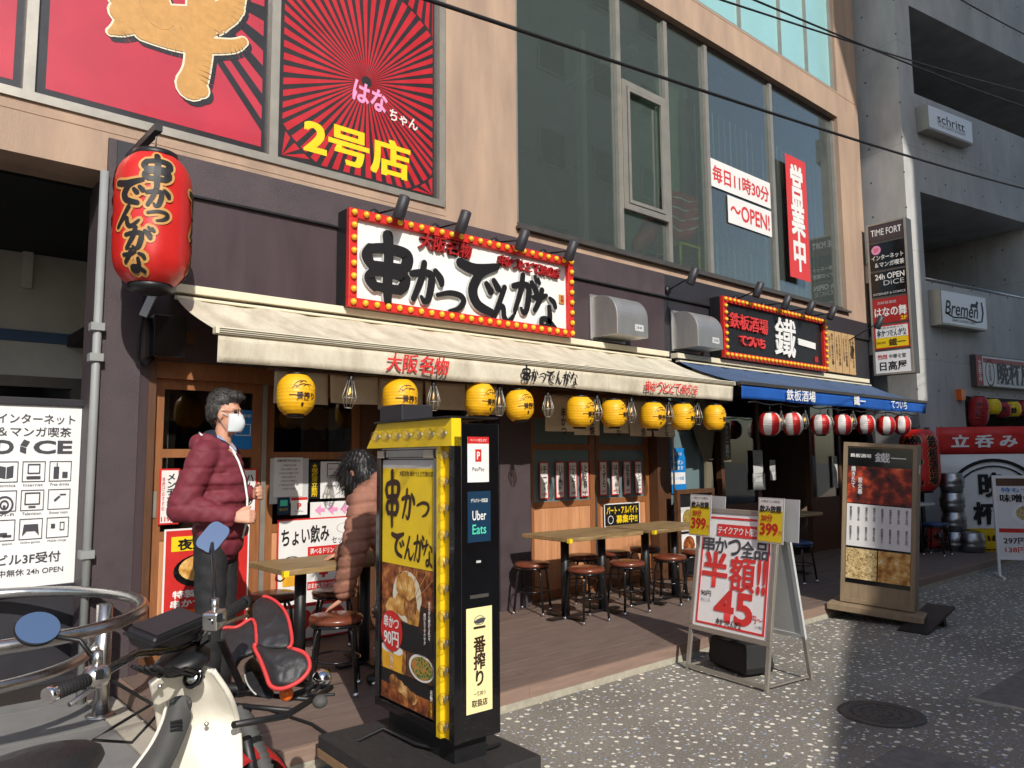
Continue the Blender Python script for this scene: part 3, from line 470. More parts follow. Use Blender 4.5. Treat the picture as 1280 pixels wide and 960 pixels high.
for i, ch in enumerate('串かつとどて焼の店'): T(ch, ms, .33 + i * .088, .635 - .002 * i, .086, .1, 'red_deep', -.0, .012, .02, name='letter', shear=.15)
O('seal', MB().box(1.09, 1.16, .008, .02, .33, .42), 'gold', ms); T('名物', ms, 1.125, .375, .045, .07, 'red_deep', .007, .02, vert=True)
ts, W2, H2 = bulbsign('signboard', 'black signboard with white brush letters and glowing bulb frame above the blue awning', 8.06, 10.68, 2.73, 3.5, .3, 'black', True, 27, 8)
T('鐵', ts, .2, .39, .54, .54, 'white', .01, .012, .006, name='letter', shear=.08); T('一', ts, .78, .36, .48, .09, 'white', .01, .07, .006, name='letter', rot=-3)
for i, ch in enumerate('鉄板酒場'): T(ch, ts, -1.04 + i * .225, .49 - .004 * i, .21, .2, 'red_sign', .01, .012, .015, name='letter', shear=.1)
for i, ch in enumerate('てついち'): T(ch, ts, -.86 + i * .15, .25, .15, .13, 'red_sign', .01, .035, .015, name='letter')
O('seal', MB().box(1.0, 1.09, .012, .02, .12, .2), 'red_deep', ts)
# wooden menu slats beside it
mb_ = E('menu_board', 'pale wooden menu board of four slats with vertical writing beside the black signboard', 'sign', (11.0, .42, 2.76))
for i in range(4):
    O('slat', MB().box(i * .225, i * .225 + .2, 0, .03, .01, .64), 'wood_sign', mb_, bev=.003)
    T(['串かつ盛合せ各種', 'とろろお好み焼', 'こだわりの鉄板焼', 'お持ち帰りできます'][i][:8], mb_, i * .225 + .13, .36, .07, .48, 'brown_ink', -.003, .01, vert=True); T(['各三百円', '名物焼き', '店主自慢', 'あり〼'][i].replace('〼', 'ます'), mb_, i * .225 + .045, .38, .045, .36, 'brown_ink', -.003, .005, vert=True)
# spotlights
spot_labels = []
def spot(px, py, yh, mx, mz, label, my=.47):
    h = onY(px, py, yh); e = E('spotlight', label, 'spotlight', (mx, my, mz), group='spotlights on arms above the shop signs'); d = h - Vector((mx, my, mz))
    O('mount', MB().lathe([(.05, 0), (.05, .02), (.02, .035)], 14, (0, 0, 0), Matrix.Rotation(R_(90), 3, 'X')), 'black', e)
    O('arm', MB().tube([(0, -.03, 0), d], .009, 8), 'black', e)
    ax = Vector((-.12, .35, -.9)).normalized(); q = ax.to_track_quat('Z', 'Y').to_matrix()
    O('lamp_head', MB().lathe([(.03, -.1), (.048, -.09), (.05, .09), (.045, .1), (.04, .07)], 16, d, q), 'slate', e)
for i, (px, py) in enumerate(((502, 259), (579, 277), (653, 300), (714, 313))):
    h = onY(px, py, .12); spot(px, py, .12, h.x - .05, 3.56, ['leftmost black spotlight on an arm above the white signboard', 'second black spotlight from the left above the white signboard', 'third black spotlight from the left above the white signboard', 'rightmost black spotlight above the right corner of the white signboard'][i])
h = onY(866, 345, .0); spot(866, 345, .0, 7.2, 3.48, 'single black spotlight on a long arm above the two steel vent hoods')
for i, (px, py) in enumerate(((948, 362), (983, 378), (1013, 385), (1040, 391))):
    h = onY(px, py, .12); spot(px, py, .12, h.x + .02, 3.56, ['first black spotlight from the left above the black signboard', 'second black spotlight from the left above the black signboard', 'third black spotlight from the left above the black signboard', 'fourth black spotlight, above the right corner of the black signboard'][i])
spot(1099, 403, -.1, 11.7, 3.3, 'small black spotlight on a long arm in front of the tall tenant sign')
# vent hoods
def hood(x, label):
    e = E('vent_hood', label, 'vent hood', (x, .49, 2.78), group='steel vent hoods above the awnings')
    pr = [(0, 0), (-.36, 0), (-.36, .2)] + [(-.36 + .24 * (1 - math.cos(R_(a))), .2 + .24 * math.sin(R_(a))) for a in range(10, 91, 10)] + [(0, .44)]
    n = len(pr); v = [(xx, yy, zz) for xx in (0, .5) for yy, zz in pr]
    O('body', MB().add(v, [tuple(range(n)), tuple(range(2 * n - 1, n - 1, -1))] + [(i, n + i, n + (i + 1) % n, (i + 1) % n) for i in range(n)]), 'hood', e, bev=.004)
    O('flange', MB().frame(-.03, .53, -.02, .47, .029, -.012, .0), 'hood', e); O('rating_plate', MB().box(.28, .42, -.3625, -.3605, .06, .13), 'pale_grey', e); T('三菱 換気', e, .35, .095, .1, .03, 'grey_ink', -.3635)
hood(5.9, 'steel vent hood on the brown wall beside the white signboard'); hood(7.3, 'steel vent hood on the dark grey wall beside the black signboard')
# ================================================================ AWNINGS
def awning(nm, label, x0, x1, cz, yf, zf, zv, mtop, mval, rail, texts):
    e = E(nm, label, 'awning', (x0, .45, 2.6))
    O('wall_cassette', MB().box(x0, x1, .36, .468, cz, cz + .06).box(x0, x1, .33, .4, cz - .05, cz - .03), 'cream', e, W=True, bev=.005)
    def fn(u, v):
        sag = -.04 * math.sin(math.pi * v) * (1 + .35 * math.sin(u * 37)) + .008 * math.sin(u * 60 + v * 4) + .005 * math.sin(u * 131 - v * 7) - .012 * v * math.sin(u * 9); return (x0 + (x1 - x0) * u, .4 + (yf - .4) * v, cz - .02 + (zf - cz + .02) * v + sag)
    O('canopy', MB().surf(fn, 90, 10), mtop, e, W=True, solid=.003)
    O('front_rail', MB().box(x0 - .02, x1 + .02, yf - .03, yf + .03, zf - .03, zf + .012), rail, e, W=True, bev=.004)
    for k in range(3): O('rail_groove', MB().box(x0, x1, yf - .034, yf - .0302, zf - .024 + k * .012, zf - .02 + k * .012), 'alu_dark', e, W=True)
    def fv(u, v): return (x0 + (x1 - x0) * u, yf - .012 + .012 * math.sin(u * 46) * v + .009 * math.sin(u * 19 + 1) * v + .005 * math.sin(u * 117) * v, zf - .03 + (zv - zf + .03) * v + .006 * math.sin(u * 15) * v)
    O('valance', MB().surf(fv, 120, 4), mval, e, W=True, solid=.002)
    for x in (x0 + .35, (x0 + x1) / 2, x1 - .35): O('folding_arm', MB().bar((x, .42, cz - .1), (x + .25, (yf + .4) / 2, (cz + zf) / 2 - .12), .04, .05).bar((x + .25, (yf + .4) / 2, (cz + zf) / 2 - .12), (x - .1, yf + .03, zf - .05), .035, .04), 'cream', e, W=True)
    texts(e); return e
def tx1(e):
    y = -.496; z = 2.175
    for i, ch in enumerate('大阪名物'): T(ch, e, 2.83 + i * .135, z + .005, .125, .13, 'red_sign', y, .02, W=True, shear=.12)
    for q in (row(4.02, 4.66, z, .12, sizes=(1.2, .9, .8, 1, .9, 1, .95)),): brush(q, e, 'ink', y, W=True, name='lettering')
    for i, ch in enumerate('串かつとどて焼の店'): T(ch, e, 5.6 + i * .092, z - .005, .085, .1, 'red_sign', y, .02, W=True, shear=.1)
awning('awning', 'weathered beige fabric awning with red and black lettering on its valance', 1.62, 7.06, 2.66, -.45, 2.29, 2.09, 'fabric', 'fabric', 'cream', tx1)
def tx2(e):
    for i, ch in enumerate('鉄板酒場'): T(ch, e, 8.17 + i * .17, 2.215, .16, .13, 'white', -.497, .012, W=True, shear=.1)
    T('鐵一', e, 9.93, 2.22, .34, .12, 'white', -.497, .02, W=True); T('てついち', e, 11.15, 2.22, .52, .11, 'white', -.497, .012, W=True, shear=.1)
awning('awning', 'bright blue fabric awning with white lettering over the right-hand bar', 7.22, 12.2, 2.66, -.45, 2.31, 2.13, 'fabric_slate', 'fabric_blue', 'alu_dark', tx2)
# ================================================================ LANTERNS
def lantern_mesh(r, h, ribs=12, pw=3.2):
    n = 40; pr = []
    for i in range(n + 1):
        t = i / n; z = -h / 2 + h * t; rr = r * (1 - abs(2 * t - 1) ** pw * .42) - (.02 * r * abs(math.sin(math.pi * ribs * t))); pr.append((rr, z))
    return pr
bigp = lantern_mesh(.225, .8, 1, 6); bf = lerp_prof(bigp)
la = E('big_lantern', 'big red vinyl lantern with black gold-edged brush letters hanging at the left pillar', 'lantern', onY(191, 277, -.1))
n8 = MB()
vs = []
for (rr, z) in bigp:
    for k in range(48):
        a = 2 * math.pi * k / 48; f = 1 - .02 * abs(math.cos(a * 4)) ** 4; vs.append((rr * f * math.cos(a), rr * f * math.sin(a), z))
n8.add(vs, [(i * 48 + k, i * 48 + (k + 1) % 48, (i + 1) * 48 + (k + 1) % 48, (i + 1) * 48 + k) for i in range(40) for k in range(48)], True)
O('shade', n8, 'lantern_r', la)
O('cap', MB().lathe([(.12, .385), (.135, .39), (.13, .43), (.09, .44), (1e-4, .44)], 24), 'black', la); O('cap', MB().lathe([(1e-4, -.45), (.09, -.45), (.13, -.43), (.125, -.39)], 24), 'black', la); O('hook', MB().tube([(0, 0, .44), (0, .0, .54), (.02, 0, .57)], .006, 6), 'steel', la)
def lan_text(base):
    q = [('串', base + .085, .25, .19, .2), ('か', base + .095, .09, .14, .13), ('つ', base + .1, -.02, .12, .09), ('で', base - .065, .12, .18, .17), ('ん', base - .07, -.04, .15, .13), ('が', base - .005, -.17, .16, .14), ('な', base - .025, -.3, .15, .13)]
    wrap(brush(q, la, 'gold', -.003, grow=.02, name='lettering'), bf, .003); wrap(brush(q, la, 'ink', -.006, grow=.003, name='lettering'), bf, .004)
for bs_ in (.0, .471, .942, -.471): lan_text(bs_)
la.rotation_euler[2] = R_(-34)
lb = E('lantern_bracket', 'dark square steel bracket arm carrying the big red lantern', 'bracket', (1.31, .47, 3.56)); tip = onY(195, 163, -.1)
O('arm', MB().bar((1.31, .47, 3.55), (tip.x, -.16, tip.z), .045, .045), 'slate', lb, W=True); O('wall_plate', MB().box(1.24, 1.38, .455, .4695, 3.46, 3.66), 'slate', lb, W=True)
jb = E('junction_box', 'black metal switch box with a hanging cable on the wall under the big red lantern', 'box', (1.55, .48, 2.2))
O('body', MB().box(1.47, 1.68, .3, .494, 2.2, 2.48), 'black_gloss', jb, W=True, bev=.006); O('cable', MB().tube([(1.45, .46, 2.5), (1.42, .45, 2.35), (1.42, .45, 2.2), (1.47, .45, 2.14), (1.52, .45, 2.2)], .008, 6), 'cable', jb, W=True); O('stay', MB().bar((1.44, .45, 2.48), (1.5, .42, 2.66), .03, .05), 'pale_grey', jb, W=True); O('socket', MB().box(1.71, 1.78, .42, .494, 2.32, 2.4), 'wood_dark', jb, W=True)
yp = lantern_mesh(.124, .25, 11); yf_ = lerp_prof(yp); YR = -.4
def ylan():
    e = E('yellow_lantern', 'x', 'lantern', (0, 0, 0), group='yellow beer lanterns under the beige awning')
    O('shade', MB().lathe(yp, 28), 'lantern_y', e); O('cap', MB().lathe([(.05, .122), (.062, .124), (.062, .14), (1e-4, .142)], 18), 'black', e); O('cap', MB().lathe([(1e-4, -.142), (.055, -.14), (.055, -.122)], 18), 'black', e); O('hanger', MB().tube([(0, 0, .14), (0, 0, .22)], .004, 6), 'cable', e)
    wrap(T('一番搾り', e, .0, -.014, .17, .044, 'brown_ink', -.003, .035), yf_); 
    k = MB()
    for a in ((-.06, .045, .0, .075), (-.045, .03, .02, .055), (.0, .04, .06, .05), (.02, .055, .05, .02), (-.02, .062, .03, .07), (-.07, .026, -.03, .034)):
        x0, z0, x1, z1 = a
        for i in range(5):
            t, t2 = i / 5, (i + 1) / 5; p = lambda t: (x0 + (x1 - x0) * t, z0 + (z1 - z0) * t + .012 * math.sin(t * 3.1)); (ax, az), (bx, bz) = p(t), p(t2); k.flat([(ax, az), (bx, bz), (bx, bz + .0045), (ax, az + .0045)], -.003)
    wrap(O('emblem', k, 'brown_ink', e), yf_); wrap(T('生ビール 取扱店', e, 0, -.042, .08, .012, 'brown_ink', -.003, .01), yf_); wrap(O('emblem', MB().disc(0, -.07, .009, -.003, 10, .013), 'brown_ink', e), yf_); return e
y0 = ylan(); ord_ = ['first', 'second', 'third', 'fourth', 'fifth', 'sixth', 'seventh', 'eighth', 'ninth', 'tenth']
def hung(proto, pts, labs, yy, zz=None, rz=True):
    for i, p in enumerate(pts):
        q = onY(p[0], p[1], yy); L = labs[i]; a = random.uniform(-16, 16) if rz else 0
        o = proto if i == 0 else cp(proto)
        o.location = q; o.rotation_euler = (R_(random.uniform(-4, 4)), R_(random.uniform(-4, 4)), R_(a)); k_ = random.uniform(.95, 1.04); o.scale = (k_, k_, random.uniform(.94, 1.04)); o['label'] = L
YL = [(370, 494), (500, 498), (600, 500), (649, 507), (725, 515), (767, 517), (816, 520), (853, 521), (893, 522)]
hung(y0, YL, ['%s yellow paper lantern from the left under the beige awning' % ord_[i] for i in range(9)], YR)
def cage():
    e = E('cage_lamp', 'x', 'lamp', (0, 0, 0), group='wire cage lamps between the yellow lanterns')
    O('bulb', MB().lathe([(.012, .06), (.018, .05), (.03, .0), (.026, -.03), (.01, -.045), (1e-4, -.047)], 14), 'bulb_glass', e); O('filament', MB().tube([(0, 0, .04), (.008, 0, .01), (-.008, 0, -.01), (0, 0, .035)], .0025, 5), 'bulb_lit', e)
    O('socket', MB().lathe([(1e-4, .14), (.015, .14), (.02, .1), (.02, .06), (1e-4, .058)], 12), 'black', e)
    for k in range(8):
        a = math.pi / 4 * k; c_, s_ = math.cos(a), math.sin(a); O('wire', MB().tube([(.02 * c_, .02 * s_, .09), (.052 * c_, .052 * s_, -.03), (.024 * c_, .024 * s_, -.1)], .0028, 5), 'alu', e)
    for r, z in ((.052, -.03), (.024, -.1)): O('ring', MB().tube([(r * math.cos(2 * math.pi * k / 16), r * math.sin(2 * math.pi * k / 16), z) for k in range(16)], .003, 5, True), 'alu', e)
    O('cord', MB().tube([(0, 0, .14), (0, 0, .2)], .004, 5), 'cable', e); return e
cl0 = cage(); CL = [(437, 492), (542, 497), (624, 503), (685, 507), (746, 512), (789, 515), (836, 517), (872, 518)]
hung(cl0, CL, ['%s wire cage lamp from the left under the beige awning' % ord_[i] for i in range(8)], YR)
O('festoon_cable', MB().tube([(1.8 + .1 * i, YR, 2.1 + .012 * math.sin(i * 1.3)) for i in range(53)], .008, 6), 'cable', label='black festoon cable carrying the yellow lanterns and cage lamps', cat='cable')
O('festoon_cable', MB().tube([(7.4 + .1 * i, YR - .02, 2.1 + .012 * math.sin(i * 1.1)) for i in range(47)], .008, 6), 'cable', label='black festoon cable carrying the red and white lanterns', cat='cable')
rp = lantern_mesh(.125, .25, 9)
def rw():
    e = E('striped_lantern', 'x', 'lantern', (0, 0, 0), group='red and white striped lanterns under the blue awning'); n = 32
    for cidx, nm in ((0, 'lantern_w'), (1, 'lantern_r')):
        g = MB(); N = len(rp)
        for st in range(8):
            if st % 2 != cidx: continue
            kk = [st * 4 + i for i in range(5)]; vs = [(r * math.cos(2 * math.pi * k / n), r * math.sin(2 * math.pi * k / n), z) for r, z in rp for k in kk]; g.add(vs, [(i * 5 + k, i * 5 + k + 1, (i + 1) * 5 + k + 1, (i + 1) * 5 + k) for i in range(N - 1) for k in range(4)], True)
        me = g.mesh('stripes'); bmx = bmesh.new(); bmx.from_mesh(me); bmesh.ops.remove_doubles(bmx, verts=bmx.verts, dist=1e-5); bmx.to_mesh(me); bmx.free(); o = O('stripes', me, nm, e)
    O('cap', MB().lathe([(.05, .122), (.062, .124), (.062, .14), (1e-4, .142)], 18), 'black', e); O('cap', MB().lathe([(1e-4, -.142), (.055, -.14), (.055, -.122)], 18), 'black', e); O('hanger', MB().tube([(0, 0, .14), (0, 0, .2)], .004, 6), 'cable', e); return e
r0 = rw(); RW = [(962, 530), (991, 530), (1026, 531), (1053, 531), (1082, 531), (1107, 532), (1127, 531)]
hung(r0, RW, ['%s red and white striped lantern from the left under the blue awning' % ord_[i] for i in range(7)], YR)
cl1 = cp(cl0); hung(cl1, [(976, 527), (1006, 526), (1037, 526), (1066, 526)], ['%s wire cage lamp from the left under the blue awning' % ord_[i] for i in range(4)], YR)
for o in [cl1] : o['group'] = 'wire cage lamps between the striped lanterns'
for o in COL.objects:
    if o.name.startswith('cage_lamp') and 'blue awning' in o['label']: o['group'] = 'wire cage lamps between the striped lanterns'
from mathutils import noise
for o in [x for x in COL.objects if x.name.split('.')[0] in ('yellow_lantern', 'striped_lantern')]:      # each paper shade has its own dents
    sd_ = Vector((random.uniform(0, 50), random.uniform(0, 50), 0))
    for ch in o.children:
        if ch.name.split('.')[0] not in ('shade', 'stripes'): continue
        ch.data = ch.data.copy()
        for v in ch.data.vertices: v.co *= 1 + .045 * min(0, noise.noise(v.co * 13 + sd_)) + .012 * noise.noise(v.co * 40 + sd_)
b2 = lantern_mesh(.27, .9, 1, 5); b2f = lerp_prof(b2)
l2 = E('big_lantern', 'big red vinyl lantern with black lettering standing by the right end of the deck', 'lantern', onX(1150, 575, 12.0), -62)
O('shade', MB().lathe(b2, 36), 'lantern_r', l2); O('cap', MB().lathe([(.14, .43), (.155, .44), (.15, .48), (1e-4, .49)], 24), 'black', l2); O('cap', MB().lathe([(1e-4, -.49), (.15, -.48), (.155, -.44), (.14, -.43)], 24), 'black', l2)
for s_, x in (('鉄板酒場', .16), ('鐵一', -.13), ('鉄板酒場', .62), ('鐵一', -.55)):
    wrap(T(s_, l2, x, .0, .29 if len(s_) == 2 else .19, .74, 'gold', -.003, .03, vert=True, res=4), b2f, .004); wrap(T(s_, l2, x, .0, .27 if len(s_) == 2 else .17, .72, 'ink', -.003, .03, vert=True, res=4), b2f, .006)
O('lantern_stand', MB().tube([(l2.location.x, l2.location.y, .12), (l2.location.x, l2.location.y, l2.location.z - .48)], .03, 10).lathe([(.22, .121), (.22, .14), (.03, .17)], 20, (l2.location.x, l2.location.y, 0)), 'black', label='black post under the big red lantern at the right end of the deck', cat='stand')
# ================================================================ NOREN AND CURTAIN
def noren(x0, x1, n, label, y, z0, z1, words):
    e = E('noren_curtain', label, 'curtain', ((x0 + x1) / 2, y, z0)); w_ = (x1 - x0) / n
    O('pole', MB().tube([(x0 - .05, y, z1 + .01), (x1 + .05, y, z1 + .01)], .012, 8), 'wood_dark', e, W=True)
    for i in range(n):
        ph = random.uniform(0, 6); a = x0 + i * w_ + .01; b_ = a + w_ - .02; lift = random.uniform(0, .05)
        O('panel', MB().surf(lambda u, v: (a + (b_ - a) * u, y + .02 * math.sin(u * 5 + ph) * (.3 + v), z1 - (z1 - z0 - lift) * v), 12, 6), 'noren', e, W=True, solid=.002)
        if words[i % len(words)]: T(words[i % len(words)], e, (a + b_) / 2 + .02, (z0 + z1) / 2 - .06, .075, .26, 'brown_ink', y - .034, .02, vert=True, W=True)
noren(2.3, 4.5, 5, 'cream split shop curtain hanging behind the left-hand lanterns', .3, 1.9, 2.16, [''])
noren(5.0, 7.0, 5, 'cream split shop curtain with vertical brush lettering above the tables', .28, 1.73, 2.12, ['串かつ', 'どて焼', 'でんがな', 'どて焼', 'でんがな'])
tc_ = E('tied_curtain', 'faded gathered curtain tied in the middle beside the blue poster', 'curtain', (7.9, .5, .6))
def cf(u, v):
    z = 2.2 - 1.3 * v; wd = .3 * (1 - min(1, v / .55) ** 1.4 * .78) if v < .55 else .066 + .05 * (v - .55); x = 7.85 + .1 * min(1, v * 1.6) + (u - .5) * 2 * wd; return (x, .5 + .02 * math.sin(u * 60), z)
O('cloth', MB().surf(cf, 80, 16), 'curtain', tc_, W=True, solid=.002); O('tie', MB().tube([(7.95 + .07 * math.cos(a), .5 + .05 * math.sin(a), 1.48) for a in [i * .5 for i in range(13)]], .012, 6), 'curtain', tc_, W=True)
# ================================================================ SIGNS ON THE RIGHT-HAND BUILDING
tf = E('tenant_sign', 'tall grey multi-panel tenant sign projecting between the tan and concrete buildings', 'sign', (12.5, .1, 2.8), -90)
O('housing', MB().box(-.31, .31, 0, .22, 0, 2.5), 'alu_dark', tf, bev=.006); O('bracket', MB().box(-.42, -.311, .06, .16, .35, .65), 'alu', tf); O('bracket', MB().box(-.42, -.311, .06, .16, 1.55, 1.85), 'alu', tf)
pz = [(2.2, 2.46, 'purple_flat'), (1.72, 2.16, 'black_gloss'), (1.28, 1.68, 'black_gloss'), (.84, 1.24, 'red_deep'), (.42, .8, 'red'), (.03, .38, 'white_gloss')]
for a, c_, m_ in pz: O('panel', MB().box(-.275, .275, -.006, -.0005, a, c_), m_, tf)
O('panel', MB().box(-.25, .25, -.008, -.0065, .6, .78), 'white', tf); O('panel', MB().box(-.25, .25, -.008, -.0065, .44, .597), 'yellow', tf)
O('panel_frame', MB().frame(-.31, .31, 0, 2.5, .03, -.012, -.0003), 'alu', tf)
T('TIME FORT', tf, 0, 2.34, .48, .11, 'white', -.008, .01); O('badge', MB().disc(-.17, 2.05, .075, -.008), 'pink', tf); T('3F', tf, -.17, 2.05, .08, .07, 'red_sign', -.0095, .01)
T('インターネット', tf, .0, 1.92, .5, .085, 'white', -.008, .015); T('＆マンガ喫茶', tf, .03, 1.8, .46, .085, 'white', -.008, .015); T('24h OPEN', tf, .02, 1.6, .46, .095, 'white', -.008, .02); T('DiCE', tf, .08, 1.49, .32, .08, 'pale_grey', -.008, .0); T('INTERNET & COMICS', tf, 0, 1.32, .5, .035, 'pale_grey', -.008, .01)
T('はなの舞', tf, 0, 1.02, .5, .16, 'white', -.008, .025); T('2F', tf, .2, .89, .1, .06, 'yellow', -.008, .02); T('海鮮居酒屋', tf, -.05, 1.17, .3, .045, 'pale_grey', -.008)
brush(row(-.23, .23, .67, .11), tf, 'navy', -.0095, name='lettering'); T('大阪名物串かつ', tf, 0, .755, .36, .03, 'navy', -.0095); T('鐵一', tf, .08, .515, .26, .12, 'brown_ink', -.0095, .015); T('鉄板酒場', tf, -.17, .52, .14, .04, 'brown_ink', -.0095)
T('熱烈', tf, -.16, .29, .15, .075, 'red', -.008, .02); T('中華食堂', tf, .07, .29, .26, .07, 'ink', -.008, .01); T('日高屋', tf, .0, .14, .42, .15, 'ink', -.008, .02)
def boxsign(nm, label, px, py, w_, h_, d=.28):
    p = onX(px, py, 12.86); 
    return None
ca, sa = math.cos(R_(-10)), math.sin(R_(-10))
def con(lx, ly=0): return Vector((12.86 + lx * ca - ly * sa, -.1 + lx * sa + ly * ca, 0))
def conpx(px, py, o=0):   # a pixel on the concrete front face -> local x, z
    d = ray(px, py); n = Vector((-sa, ca, 0)); t = (con(0, -o) - CAM).dot(n) / d.dot(n); p = CAM + d * t; q = p - con(0, -o); return q.x * ca + q.y * sa, p.z
def lightbox(nm, label, p0, p1, out=.2):
    (x0, z1), (x1, z0) = conpx(*p0, out), conpx(*p1, out)
    e = E(nm, label, 'sign', con((x0 + x1) / 2, -out) + Vector((0, 0, z0)), -10); w_ = (x1 - x0) * .96; h_ = (z1 - z0)
    O('housing', MB().box(-w_ / 2, w_ / 2, 0, out - .003, 0, h_), 'alu', e, bev=.006); O('face', MB().box(-w_ / 2 + .03, w_ / 2 - .03, -.008, -.0005, .03, h_ - .03), 'white_gloss', e); return e, w_, h_
e, w_, h_ = lightbox('light_box_sign', 'white light box sign with thin handwritten lettering on the upper balcony', (1157, 128), (1218, 182))
T('schritt', e, 0, h_ * .56, w_ * .6, h_ * .36, 'ink', -.011, .0); O('rule', MB().rect(-w_ * .32, w_ * .32, h_ * .33, h_ * .34, -.011), 'ink', e); T('THE FIRST ROOM', e, 0, h_ * .26, w_ * .6, h_ * .06, 'grey_ink', -.011)
e, w_, h_ = lightbox('light_box_sign', 'white light box sign with black animal silhouettes and swash lettering on the lower balcony', (1173, 360), (1236, 414))
T('Bremen', e, -.08, h_ * .5, w_ * .7, h_ * .4, 'ink', -.011, .012, shear=.25); T('DARTS & SPORTS BAR', e, -.05, h_ * .16, w_ * .5, h_ * .07, 'ink', -.011)
O('animal_print', MB().flat([(w_ * .12, h_ * .62), (w_ * .15, h_ * .72), (w_ * .24, h_ * .72), (w_ * .27, h_ * .82), (w_ * .31, h_ * .78), (w_ * .29, h_ * .7), (w_ * .28, h_ * .55), (w_ * .25, h_ * .62), (w_ * .17, h_ * .62), (w_ * .15, h_ * .54)], -.011), 'ink', e)
O('swash', MB().tube([(-w_ * .4, -.011, h_ * .34), (-w_ * .25, -.011, h_ * .24), (0, -.011, h_ * .28), (w_ * .25, -.011, h_ * .2), (w_ * .36, -.011, h_ * .24), (w_ * .4, -.011, h_ * .5), (w_ * .38, -.011, h_ * .8)], .012, 6), 'ink', e)
(x0, z1), (x1, z0) = conpx(1211, 440), conpx(1330, 492)
e = E('shop_fascia', 'white fascia sign with black brush lettering and a red end panel on the concrete building', 'sign', con((x0 + x1) / 2, -.1) + Vector((0, 0, z0)), -10); w_ = x1 - x0; h_ = z1 - z0 - .05
O('housing', MB().box(-w_ / 2, w_ / 2, 0, .097, 0, h_), 'alu_dark', e); O('panel', MB().box(-w_ / 2 + .2, w_ / 2, -.008, -.0005, .02, h_ - .02), 'white', e); O('end_panel', MB().box(-w_ / 2, -w_ / 2 + .197, -.008, -.0005, .02, h_ - .02), 'red_deep', e); O('stripe', MB().rect(-w_ / 2 + .22, w_ / 2, h_ - .13, h_ - .05, -.011), 'red_deep', e)
T('立呑み', e, -w_ / 2 + .1, h_ / 2, .11, h_ * .7, 'white', -.011, .03, vert=True); O('emblem', MB().ring(-w_ / 2 + .42, h_ * .45, .13, .15, -.011, k=1.6), 'ink', e); T('自家製', e, -w_ / 2 + .42, h_ * .45, .08, .3, 'ink', -.011, .01, vert=True); T('晩杯屋', e, -w_ / 2 + 1.25, h_ * .48, 1.2, .4, 'ink', -.011, .04); T('東京都 TEL 営業時間', e, -w_ / 2 + 1.2, .08, 1.2, .05, 'grey_ink', -.011)
# vinyl banner on the ground floor, angled across the corner of the bar
w_ = 2.3; bdir = Vector((.66, -.75, 0)).normalized()
bn = E('vinyl_banner', 'white and red vinyl banner with a black ring emblem stretched across the bar front', 'banner', Vector((12.74, -.38, .12)) + bdir * w_ / 2, -48.7)
O('sheet', MB().surf(lambda u, v: (-w_ / 2 + w_ * u, .012 * math.sin(u * 25) * v, 1.4 * v), 60, 6), 'white', bn, solid=.002); O('top_band', MB().surf(lambda u, v: (-w_ / 2 + w_ * u, .012 * math.sin(u * 25) - .004, 1.4 + .42 * v), 60, 3), 'red', bn, solid=.002)
T('立 呑 み', bn, -w_ / 2 + .68, 1.6, .95, .2, 'white', -.024, .035, shear=.1); ex = -w_ / 2 + .78
O('emblem', MB().ring(ex, .58, .7, .75, -.026, 48).ring(ex, .58, .62, .645, -.026, 48), 'ink', bn); T('晩', bn, ex - .02, .93, .42, .38, 'ink', -.023, .03); T('杯屋', bn, ex - .02, .5, .62, .34, 'ink', -.023, .05); T('昼間っから', bn, ex + .36, .85, .08, .46, 'ink', -.023, .0, vert=True)
# small lanterns over the banner
def slan(nm, label, px, py, r, h, mat, txt=None, tilt=0):
    x, z = conpx(px, py); p = con(x, -.12) + Vector((0, 0, z)); e = E(nm, label, 'lantern', p, -68, group='small lanterns along the concrete building'); e.rotation_euler[1] = R_(tilt); pr = lantern_mesh(r, h, 8)
    O('shade', MB().lathe(pr, 24), mat, e); O('cap', MB().lathe([(1e-4, -h / 2 - .015), (r * .5, -h / 2 - .012), (r * .5, -h / 2)], 16), 'black', e); O('cap', MB().lathe([(r * .5, h / 2), (r * .5, h / 2 + .012), (1e-4, h / 2 + .015)], 16), 'black', e)
    if txt: wrap(T(txt, e, 0, 0, r * .8, h * .6 if len(txt) > 1 else r * .9, 'ink', -.003, .03, vert=True), lerp_prof(pr), .004)
slan('red_lantern', 'tall tilted red lantern with vertical lettering over the vinyl banner', 1214, 515, .16, .5, 'red_deep', 'ホッピー', 6); slan('small_lantern', 'yellow lantern beside the tall tilted red lantern', 1232, 509, .13, .26, 'yellow'); slan('small_lantern', 'round red lantern with one black character over the vinyl banner', 1244, 513, .13, .26, 'red_deep', '晩'); slan('small_lantern', 'yellow lantern with lettering between two red ones over the vinyl banner', 1257, 512, .13, .26, 'yellow', '一番'); slan('small_lantern', 'plain red lantern near the right edge over the vinyl banner', 1271, 511, .13, .26, 'red_deep')
# glasses lined on the counter
for k in range(16):
    p = con(1.45 + k * .17, .12) + Vector((0, 0, 1.851)); O('beer_mug', MB().lathe([(.03, 0), (.036, .12), (.033, .12), (.028, .008), (1e-4, .008)], 10), 'pale_grey', loc=p, label='glass mug standing in the row on the bar counter ledge', cat='mug', group='mugs along the counter')
